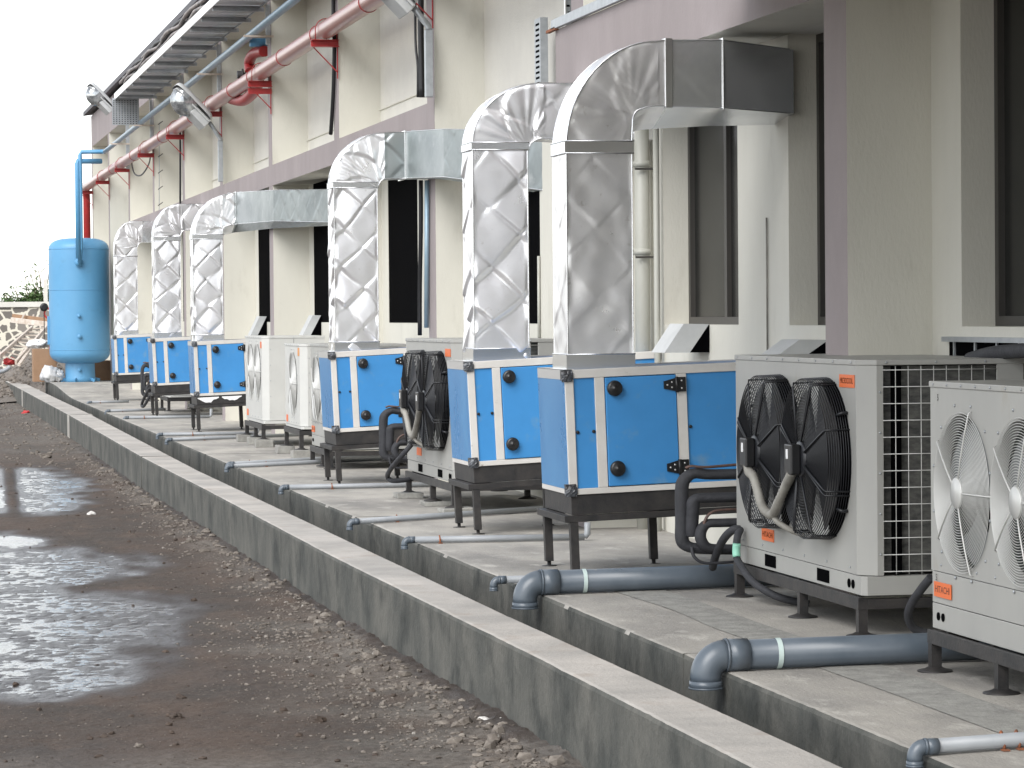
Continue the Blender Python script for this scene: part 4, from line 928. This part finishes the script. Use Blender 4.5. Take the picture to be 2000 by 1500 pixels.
# floodlights
def lamp(neck, foot0, foot1, label, k=1.0):
    nk = Vector(neck); root = thing('floodlight', nk, label, 'floodlight', 'grey floodlights on bent conduit arms'); L0 = nk
    Rm = Matrix.Rotation(R(-135), 3, 'Y')       # local +x -> up and away from the wall
    ax = Vector((-.70, -.05, .71)).normalized(); nn = Vector((-.66, -.30, -.68)); nn = (nn-ax*nn.dot(ax)).normalized(); sd_ = ax.cross(nn)
    def ell(c0, ra, rn, rs, lo, hi, name, mat, bx=2.0):
        P = []
        for i in range(17):
            t = math.pi*i/16; row = []
            for j in range(25):
                u = R(lo)+(R(hi)-R(lo))*j/24
                cx = math.copysign(abs(math.cos(t))**(2/bx), math.cos(t)); s1 = abs(math.sin(t))**(2/bx)
                row.append(nk+ax*(c0-ra*cx)+nn*(rn*s1*math.sin(u))+sd_*(rs*s1*math.cos(u)))
            P.append(row)
        m = MB(); m.grid(P); return m.build(name, mat, root, loc=L0)
    ell(.34*k, .33*k, .11*k, .15*k, 180, 360, 'housing', 'lampb', 5.0); ell(.42*k, .22*k, .24*k, .16*k, 0, 180, 'lens', 'lens', 2.1)
    m = MB(); m.beam(nk+ax*.02*k+nn*.02, nk+ax*.64*k+nn*.02, .30*k, .02); m.build('rim', 'lampb', root, loc=L0, bevel=.004)
    m = MB(); m.beam(nk+ax*.0+nn*.08*k, nk+ax*.28*k+nn*.08*k, .22*k, .13*k, nn); m.build('gear_box', 'lampb', root, loc=L0, bevel=.01)
    m = MB(); m.tube([nk-ax*.02, Vector(foot1)+Vector((0, 0, .03)), foot1], .030, 10); m.build('arm', 'galv', root, loc=L0)
    m = MB(); f0 = Vector(foot0); m.box(f0.x-.035, f0.x+.035, f0.y-.03, f0.y+.03, f0.z, foot1[2]); m.build('conduit', 'galv', root, loc=L0, bevel=.006)
def P2(x, y, Y): return at(x, y, Y=Y)
f0 = P2(838, 190, 26.7); f1 = P2(838, 58, 26.7); lamp(P2(806, 14, 26.6), (f0.x, 26.7, f0.z), (f0.x, 26.7, f1.z), 'grey floodlight cut by the top of the frame above the third blue unit', .9)
f0 = P2(431, 355, 43.95); f1 = P2(431, 275, 43.95); lamp(P2(408, 238, 43.8), (f0.x, 43.95, f0.z), (f0.x, 43.95, f1.z), 'grey floodlight with clear bulging lens hanging beside the salmon red pipe', 1.05)
f0 = P2(250, 330, 60.8); f1 = P2(250, 232, 60.8); lamp(P2(220, 214, 60.6), (f0.x, 60.8, f0.z), (f0.x, 60.8, f1.z), 'pale floodlight sticking out beyond the roof corner over the blue tank', 1.0)
# black cables, conduits, downpipe
def line(nm, label, pts, r, mat, cat='cable', grp=None, sm=0, n=8):
    m = MB(); m.tube(smoothpath(pts, sm) if sm else pts, r, n); return solo(nm, m, mat, label, cat, grp, loc=None)
def V(x, y, X=4.77): return tuple(at(x, y, X=X))
line('power_cable', 'black cable hanging down the fin just above the third duct', [V(652, -40), V(651, 20), V(653, 80), V(652, 150), V(650, 200), V(646, 262)], .022, 'cable', sm=4)
line('power_cable', 'thin loose black cable beside the conduit of the topmost floodlight', [V(812, -20), V(811, 30), V(812, 90), V(816, 130), V(816, 190)], .012, 'cable', sm=4)
line('power_cable', 'thick black cable bundle beside the conduit of the topmost floodlight', [V(822, -20), V(822, 60), V(823, 120), V(824, 190)], .028, 'cable', sm=3)
line('power_cable', 'black cable running down beside the window of the third blue unit', [V(822, 352), V(822, 450), V(820, 560), V(820, 655)], .020, 'cable', sm=3)
line('metal_conduit', 'pale metal conduit strip beside the black window of the third blue unit', [V(834, 352), V(833, 640)], .022, 'galvp', 'conduit')
line('power_cable', 'drooping black cable loop below the red bracket on the far fins', [tuple(at(256, 310, Y=60)), tuple(at(262, 338, Y=59)), tuple(at(276, 342, Y=58)), tuple(at(290, 322, Y=57)), tuple(at(295, 300, Y=56))], .014, 'cable', sm=5)
line('wall_conduit', 'thin conduit on the lit wall between the two windows behind the big condenser', [tuple(at(1497, 425, X=5.24)), tuple(at(1499, 700, X=5.24))], .006, 'hose', 'conduit')
line('wall_conduit', 'small pale conduit on the wall between the two nearest ducts', [tuple(at(1052, 500, X=5.235)), tuple(at(1053, 700, X=5.235))], .012, 'pipew', 'conduit')
dp = thing('downpipe', (5.17, 20.75, 0), 'white plastic downpipe with clamps in the corner behind the largest duct', 'downpipe')
m = MB(); m.tube([(5.165, 20.72, .0), (5.165, 20.72, 3.6)], .052, 18); m.build('straight', 'pipew', dp, loc=(5.17, 20.75, 0))
m = MB(); m.tube([(5.20, 20.45, .0), (5.20, 20.45, 3.13)], .022, 12); m.build('thin_pipe', 'pipew', dp, loc=(5.17, 20.75, 0))
for z in (at(1250, 320, Y=20.7).z, at(1250, 492, Y=20.7).z):
    m = MB(); m.tube([(5.165, 20.72, z-.02), (5.165, 20.72, z+.02)], .060, 18); m.build('coupling', 'pipew', dp, loc=(5.17, 20.75, 0))
    m = MB(); m.box(5.10, 5.249, 20.64, 20.655, z-.045, z-.03); m.build('clamp', 'frame', dp, loc=(5.17, 20.75, 0))
# ladder-like riser on the far fins
for px, y0_, y1_, lab in ((352, 250, 402, 'dark ladder-like cable riser with rungs beside the pink band end'), (300, 240, 430, 'thin riser with small hooks on the pale fin nearer the tank')):
    root = thing('cable_riser', V(px, y1_, 4.76), lab, 'cable riser'); L0 = V(px, y1_, 4.76)
    a, b = at(px, y0_, X=4.76), at(px, y1_, X=4.76)
    if px == 352:
        m = MB(); m.beam(a, b, .03, .03); m.build('rail', 'cable', root, loc=L0)
    m = MB(); a2, b2 = a+Vector((.10, 0, 0)), b+Vector((.10, 0, 0)); m.beam(a2, b2, .012, .012); m.build('rail', 'galv', root, loc=L0)
    for k in range(7):
        f = k/6; c_ = a2*(1-f)+b2*f; m = MB(); m.beam(c_+Vector((-.02, 0, -.03)), c_+Vector((.06, -.04, .03)), .012, .012); m.build('hook', 'cable', root, loc=L0)
# perforated channels at the pink band end
ch_ = thing('perforated_channel', tuple(at(1058, 160, X=5.1)), 'upright perforated metal channel on the wall above the second duct', 'channel')
a, b = at(1056, 163, X=5.08), at(1056, 33, X=5.08); L0 = tuple(at(1058, 160, X=5.1))
m = MB(); m.box(a.x, a.x+.062, a.y, a.y+.005, a.z-.05, b.z); m.box(a.x, a.x+.003, a.y+.005, a.y+.22, a.z-.05, b.z); m.build('web', 'galv', ch_, loc=L0)
k = 0; z = a.z
while z < b.z-.03:
    m = MB(); m.box(a.x-.002, a.x, a.y+.04, a.y+.17, z, z+.018); m.build('slot', 'dark', ch_, loc=L0); z += .042
bt = thing('cable_trunking', (4.8, Yb, ZB2), 'pale metal trunking lying along the top of the pink beam near the large duct', 'trunking'); L0 = (4.8, Yb, ZB2)
m = MB(); m.box(4.765, 4.80, 6, at(1077, 50, X=4.77).y, ZB2+.003, ZB2+.072); m.build('cover', 'galv', bt, loc=L0, bevel=.003)
m = MB(); m.beam(at(1070, 63, X=4.78), at(1087, 55, X=4.78), .03, .02); m.build('clip', 'rust', bt, loc=L0)
pt = thing('perforated_tray', tuple(at(1125, 25, X=5.0)), 'upright perforated tray with black cables above the pink beam', 'cable tray'); L0 = tuple(at(1125, 25, X=5.0))
a, b = at(1104, 30, X=5.0), at(1160, 30, X=5.0)
m = MB(); w_ = .24; m.box(5.0, 5.0+w_, a.y, a.y+.004, ZB2, 4.1); m.build('plate', 'galv', pt, loc=L0)
m = MB(); m.box(4.992, 5.0, a.y-.03, a.y+.004, ZB2, 4.1); m.build('edge_lip', 'alum', pt, loc=L0)
for iz in range(12):
    m = MB()
    for ix in range(5): m.box(5.01+ix*.045+.01*(iz % 2), 5.035+ix*.045+.01*(iz % 2), a.y-.003, a.y-.001, ZB2+.03+iz*.05, ZB2+.045+iz*.05)
    m.build('slot_row', 'dark', pt, loc=L0)
for k, dx in enumerate((.06, .11, .15)):
    m = MB(); m.tube(smoothpath([(5.0+dx, a.y-.02, 4.1), (5.005+dx, a.y-.03, 3.8), (5.0+dx, a.y-.02, 3.6), (5.0+dx+.01*k, a.y-.02, 3.42)], 4), .010, 8); m.build('cable_line', 'cable', pt, loc=L0)
# sheet-metal flap hoods under the windows
def flap(px0, px1, ytop, ybot, X, lab):
    a, b = at(px1, ytop, X=X), at(px0, ytop, X=X)     # near and far top corners against the wall
    root = thing('sheet_metal_hood', a, lab, 'vent hood', 'bent sheet metal hoods under the windows')
    dx, dz = -.24, -(ybot-ytop)/(6000/a.y)
    m = MB(); w_ = .17 if a.y < 30 else .10; n = Vector((0, 0, .004))
    p = [Vector((5.245, a.y, a.z)), Vector((5.245-w_, a.y, a.z+.004)), Vector((5.245-w_-.13, a.y, a.z+dz)), Vector((5.245-.13, a.y, a.z+dz))]
    vs = p+[q+Vector((0, .35, 0)) for q in p]
    m.add([vs[1], vs[2], vs[6], vs[5]], [(0, 1, 2, 3)]); m.add([vs[0], vs[1], vs[5], vs[4]], [(0, 1, 2, 3)]); m.add(vs[0:4], [(0, 1, 2, 3)]); m.build('hood_sheet', 'lampb', root, loc=tuple(a))
    m = MB(); m.prism([(5.246, a.z), (5.246, a.z+dz), (5.245-.13, a.z+dz)], 'y', a.y+.004, a.y+.30); m.build('opening', 'dark', root, loc=tuple(a))
flap(1340, 1385, 633, 690, 5.245, 'pale folded metal hood under the window behind the largest blue unit')
flap(1595, 1618, 664, 695, 5.245, 'small pale metal sheet seen over the big condenser top')
flap(506, 521, 618, 655, 5.245, 'folded white sheet hood below the black window farther along the wall')
flap(609, 627, 616, 655, 5.245, 'folded white sheet hood beside the third duct base')
# low louvre opening with its black pipe
a, b = at(1856, 667, X=5.25), at(2040, 700, X=5.25)
lv = thing('wall_vent', (5.25, b.y, a.z), 'dark slatted wall vent with metal rim above the front grey condenser', 'vent'); L0 = (5.25, b.y, a.z)
m = MB(); m.box(5.2445, 5.252, b.y-.6, a.y, a.z-.35, a.z); m.build('opening', 'dark', lv, loc=L0)
m = MB(); m.box(5.21, 5.2525, b.y-.6, a.y+.02, a.z, a.z+.025); m.build('top_rim', 'galv', lv, loc=L0)
for k in range(5):
    m = MB(); yk = a.y-.1-.3*k; m.box(5.235, 5.244, yk, yk+.02, a.z-.35, a.z); m.build('bar', 'galv', lv, loc=L0)
line('insulated_pipe', 'black insulated pipe with yellow tie in front of the wall vent', [tuple(at(1895, 702, X=5.1)), tuple(at(1930, 692, X=5.1)), tuple(at(1965, 687, X=5.1)), tuple(at(2030, 684, X=5.1))], .034, 'rubber', 'pipe', sm=4, n=14)
# ================================================================== DEBRIS AT THE FAR END
gz0 = .02
def heap(x, y):
    h = .75*math.exp(-((x-4.05)/.8)**2-((y-84)/5)**2)+.45*math.exp(-((x-3.2)/.5)**2-((y-77)/4)**2)+.25*math.exp(-((x-3.6)/.9)**2-((y-71)/3)**2)
    return GZ+.12*sst(66, 74, y)+h+(.10*N3(x, y, 1.6, 61)+.06*N3(x, y, 5, 62)+.03*N3(x, y, 13, 63))*sst(67, 71, y)*min(1, h*4)
m = MB(); m.grid([[(2.3+.06*i, 68+.25*j, heap(2.3+.06*i, 68+.25*j)) for i in range(60)] for j in range(100)])
tag(m.build('debris', 'stonec'), kind='stuff')
rr = random.Random(11)
def rock(m, c, s, rnd, flat=.6):
    t = (1+5**.5)/2
    iv = [(-1, t, 0), (1, t, 0), (-1, -t, 0), (1, -t, 0), (0, -1, t), (0, 1, t), (0, -1, -t), (0, 1, -t), (t, 0, -1), (t, 0, 1), (-t, 0, -1), (-t, 0, 1)]
    fi = [(0, 11, 5), (0, 5, 1), (0, 1, 7), (0, 7, 10), (0, 10, 11), (1, 5, 9), (5, 11, 4), (11, 10, 2), (10, 7, 6), (7, 1, 8), (3, 9, 4), (3, 4, 2), (3, 2, 6), (3, 6, 8), (3, 8, 9), (4, 9, 5), (2, 4, 11), (6, 2, 10), (8, 6, 7), (9, 8, 1)]
    a = rnd.uniform(0, 6.28); sx, sy, sz = s*rnd.uniform(.6, 1.25), s*rnd.uniform(.5, 1.1), s*rnd.uniform(.35, .8)*flat/.6
    vs = []
    for x, y, z in iv:
        k = rnd.uniform(.75, 1.15)/1.9; x, y, z = x*sx*k, y*sy*k, z*sz*k
        vs.append((c[0]+x*math.cos(a)-y*math.sin(a), c[1]+x*math.sin(a)+y*math.cos(a), c[2]+z))
    m.add(vs, fi)
m = MB()
for k in range(700):
    x, y = rr.uniform(2.5, 5), rr.uniform(69, 90); rock(m, (x, y, heap(x, y)+.01), rr.uniform(.03, .13), rr)
tag(m.build('rubble', 'stonec', recalc=False), kind='stuff')
def plank(a, b, w_, h_, mat, lab, cat='plank', nm='wooden_plank', grp='loose planks by the rubble'):
    m = MB(); m.beam(a, b, w_, h_); return solo(nm, m, mat, lab, cat, grp, bevel=.004, loc=None)
Y1, Y2 = 70.5, 76.5
ld = thing('wooden_ladder', at(31, 710, Y=Y1), 'whitewashed wooden ladder leaning over the rubble heap left of the blue tank', 'ladder'); L0 = tuple(at(31, 710, Y=Y1))
r1, r2, l1, l2_ = at(31, 708, Y=Y1), at(94, 636, Y=Y2), at(-2, 697, Y=Y1), at(63, 640, Y=Y2)
m = MB(); m.beam(r1, r2, .05, .10); m.build('stile', 'wood', ld, loc=L0); m = MB(); m.beam(l1, l2_, .05, .10); m.build('stile', 'wood', ld, loc=L0)
for k in range(9):
    f = (k+.5)/9; m = MB(); m.beam(l1*(1-f)+l2_*f, r1*(1-f)+r2*f, .07, .03); m.build('rung', 'wood', ld, loc=L0)
plank(at(37, 713, Y=70), at(60, 680, Y=73), .07, .06, 'wood', 'pale short plank lying along the foot of the ladder')
plank(at(23, 625, Y=79), at(98, 634, Y=78), .09, .13, 'wood', 'broad white plank crossing above the ladder')
plank(at(26, 617, Y=80), at(98, 626, Y=79), .09, .10, 'card', 'brownish pink plank behind the broad white one')
plank(at(40, 628, Y=79.5), at(48, 612, Y=79.5), .07, .04, 'wood', 'thin white slat sticking up between the planks')
plank(at(60, 628, Y=79.5), at(66, 614, Y=79.5), .07, .04, 'wood', 'second thin white slat between the planks, closer to the black disc')
m = MB(); cb = at(64, 738, Y=66.6); ct = at(98, 681, Y=66.6); m.box(cb.x, ct.x+.12, 66.3, 66.9, .142, ct.z); solo('cardboard_box', m, 'card', 'tall brown carton on the slab behind the blue tank pedestal', 'box', 'brown cartons by the tank', bevel=.006, loc=None)
m = MB(); cb = at(187, 735, Y=66.9); ct = at(217, 704, Y=66.9); m.box(cb.x-.1, min(ct.x+.1, 5.2), 66.9, 67.3, .142, ct.z); solo('cardboard_box', m, 'card', 'low brown carton between the tank pedestal and the factory wall', 'box', 'brown cartons by the tank', bevel=.006, loc=None)
def blob(nm, c, r3, mat, lab, cat, seed, amp=.25, fq=3):
    m = MB(); P = []
    for i in range(15):
        t = math.pi*i/14; row = []
        for j in range(25):
            u = 2*math.pi*(j % 24)/24; d = Vector((math.sin(t)*math.cos(u), math.sin(t)*math.sin(u), math.cos(t)))
            k = 1+amp*noise.noise(d*fq+Vector((seed, 0, 0)))+amp*.5*noise.noise(d*fq*3+Vector((seed, 5, 0)))
            row.append((c[0]+r3[0]*d.x*k, c[1]+r3[1]*d.y*k, max(c[2]-r3[2]*.9, c[2]+r3[2]*d.z*k)))
        P.append(row)
    m.grid(P); return solo(nm, m, mat, lab, cat, None, loc=None)
c = at(97, 719, Y=65.9); blob('plastic_sack', (c.x, 65.9, .30), (.20, .2, .18), 'bag', 'crumpled white printed sack at the foot of the tall brown carton', 'sack', 3, .35, 3)
c = at(117, 722, Y=65.3); blob('plastic_sack', (c.x, 65.9, .27), (.11, .12, .14), 'bag', 'small whitish sack against the blue tank pedestal', 'sack', 9, .35, 3)
c = at(76, 672, Y=67.5); blob('plastic_sheet', (c.x, 67.5, c.z), (.24, .3, .10), 'white', 'crumpled white plastic sheet on top of the tall brown carton', 'sheet', 5, .5, 3)
c = at(20, 706, Y=71); blob('orange_cloth', (c.x, 71, c.z), (.15, .2, .09), 'redv', 'orange red cloth under the foot of the wooden ladder', 'cloth', 6, .5, 4)
dv = thing('disc_sign', at(86, 626, Y=70), 'black round disc on a thin post above the planks', 'sign'); c = at(86, 600, Y=70); L0 = tuple(at(86, 626, Y=70))
m = MB(); m.lathe((c.x, 70, c.z), [(0, .094), (-.02, .094), (-.022, .05), (-.022, 0)], 'y', 28); m.build('disc', 'blackp', dv, loc=L0); m = MB(); m.beam((c.x, 70.02, c.z-.05), (c.x, 70.02, c.z-1.35), .02, .02); m.build('post', 'steel', dv, loc=L0)
c = at(96, 612, Y=71); m = MB(); m.ring((c.x, 71, c.z), .11, .022, 'y', 24, 8); m.beam((c.x, 71, c.z-.1), (c.x, 71, c.z-1.5), .03, .03); solo('hand_wheel', m, 'redv', 'red round hand wheel peeping out beside the blue tank', 'valve wheel', loc=None)
c = at(4, 723, Z=-.2); m = MB(); m.tube(smoothpath([at(-30, 727, Y=69), at(0, 726, Y=69), at(12, 722, Y=69), at(20, 716, Y=69)], 5), .05, 10); solo('plastic_pipe', m, 'pvcl', 'short bent grey pipe lying on the mud at the frame edge', 'pipe', loc=None)
# plants behind the masonry wall
def plant(px, Y, h, wd, lab, sd, nm='bush', stems=7, leaves=520):
    rd = random.Random(sd); g0 = at(px, 592, Y=Y); root = thing(nm, (g0.x, Y, .2), lab, 'plant', 'bushes beyond the masonry wall'); L0 = (g0.x, Y, .2)
    tips = []; z0 = 1.4
    for k in range(stems):
        x = g0.x+rd.uniform(-.3, .3)*wd; pts = [(x, Y+rd.uniform(-.2, .2), .2), (x+rd.uniform(-.1, .1), Y, z0), (x+rd.uniform(-.35, .35)*wd, Y+rd.uniform(-.2, .2), g0.z+h*rd.uniform(.55, 1.05))]
        pts = smoothpath(pts, 4); tips.append(pts); m = MB(); m.tube(pts, .012, 5); m.build('stem', 'stalk', root, loc=L0)
    m = MB()
    for k in range(leaves):
        P = rd.choice(tips); q = P[rd.randrange(len(P)//2, len(P))]; s_ = rd.uniform(.05, .11)
        c = Vector(q)+Vector((rd.gauss(0, .10*wd), rd.gauss(0, .15), rd.gauss(0, .10)))
        if rd.random() < .55: c.z = min(c.z, g0.z+h*.45*rd.random()+.02)
        a = Vector((rd.uniform(-1, 1), rd.uniform(-1, 1), rd.uniform(-.4, 1))).normalized(); b_ = a.cross(Vector((rd.uniform(-1, 1), rd.uniform(-1, 1), 1))).normalized()
        m.add([c-a*s_, c-b_*s_*.35, c+a*s_, c+b_*s_*.35], [(0, 1, 2, 3)])
    m.build('foliage', 'leaf', root, loc=L0, recalc=False)
plant(33, 96.8, .35, .9, 'low yellowish green bush at the open end of the masonry wall top', 1)
plant(56, 96.6, .60, 1.1, 'dense green bush in the middle of the wall top', 2, leaves=800)
plant(78, 96.9, 1.05, .9, 'tall thin purple flowered stalks closest to the blue tank', 3, stems=11, leaves=380)
for px in (89,):
    a = at(px, 592, Y=96.3); m = MB(); m.box(a.x-.06, a.x+.06, 96.2, 96.3, -.3, at(px, 545, Y=96.3).z); solo('wall_post', m, 'white_plaster', 'slim white post behind the masonry wall beside the tank', 'post', loc=None)
# ================================================================== STONES ON THE YARD
rr = random.Random(23); mA, mB_ = MB(), MB()
def put(n, fx, fy, s0, s1, mb, pw=2.2):
    for _ in range(n):
        x, y = fx(), fy()
        if not (.0 < x < 2.78): continue
        z, b_, _k = gh(x, y)
        if b_ > .35 and rr.random() < .8: continue
        s = s0+(s1-s0)*rr.random()**pw; rock(mb, (x, y, z+s*.12), s, rr)
put(3600, lambda: 2.66-abs(rr.gauss(0, .20)), lambda: 12+28*rr.random()**1.5, .004, .024, mA, 3.5)
put(160, lambda: 2.70-abs(rr.gauss(0, .16)), lambda: 12+26*rr.random()**1.3, .02, .055, mA, 2)
put(1500, lambda: 2.42-abs(rr.gauss(0, .33)), lambda: 13+6*rr.random(), .004, .018, mA, 3)
put(1300, lambda: rr.uniform(.3, 2.7), lambda: 12+16*rr.random()**1.3, .003, .012, mA, 3)
put(900, lambda: rr.uniform(.3, 2.7), lambda: 12+28*rr.random()**1.2, .005, .030, mB_, 5)
put(700, lambda: rr.uniform(1.2, 2.8), lambda: 38+34*rr.random(), .012, .05, mA, 2.5)
tag(mA.build('gravel', 'stonec', recalc=False), kind='stuff'); tag(mB_.build('dirt_clods_and_pebbles', 'clod', recalc=False), kind='stuff')
def stone(px, py, s, mat, lab, sd, nm='stone', flat=.6, sub=True):
    p = at(px, py, Z=GZ+.01); c = Vector((p.x, p.y, GZ+s*.15))
    m = MB(); P = []
    for i in range(12):
        t = math.pi*i/11; row = []
        for j in range(19):
            u = 2*math.pi*(j % 18)/18; d = Vector((math.sin(t)*math.cos(u), math.sin(t)*math.sin(u), math.cos(t)))
            k = 1+.5*noise.noise(d*1.6+Vector((sd, 0, 0)))+.25*noise.noise(d*5+Vector((sd, 3, 0)))
            row.append(c+Vector((d.x*s*k, d.y*s*.8*k, d.z*s*flat*k)))
        P.append(row)
    m.grid(P, False); return solo(nm, m, mat, lab, 'stone', 'larger lumps on the muddy yard', loc=None)
stone(955, 1412, .066, 'whiter', 'flat white lump of plaster rubble at the foot of the low wall', 2, flat=.45)
stone(985, 1425, .05, 'stonec', 'grey brown lump right next to the white plaster piece', 4)
stone(752, 1270, .045, 'stonec', 'pale broken concrete chunk at the wall foot amid gravel', 6)
stone(345, 1398, .030, 'clod', 'triangular brown clod on the dark mud below the puddles', 7)
stone(352, 1362, .028, 'clod', 'smaller brown clod just beyond the triangular one', 8)
stone(272, 1455, .024, 'stonec', 'grey pebble on the mud near the bottom edge', 9)
stone(620, 1405, .035, 'clod', 'reddish lump of earth beside the grey gravel', 10)
stone(51, 809, .10, 'redv', 'broken red brick piece at the foot of the low wall far along', 12)
stone(330, 1010, .06, 'clod', 'brown stone at the wall foot beside the mud ridge', 13)
stone(90, 893, .08, 'stonec', 'dark stone on the pale gravel beyond the puddles', 14)
stone(178, 1003, .04, 'whiter', 'small white stone at the edge of the middle puddle', 15)
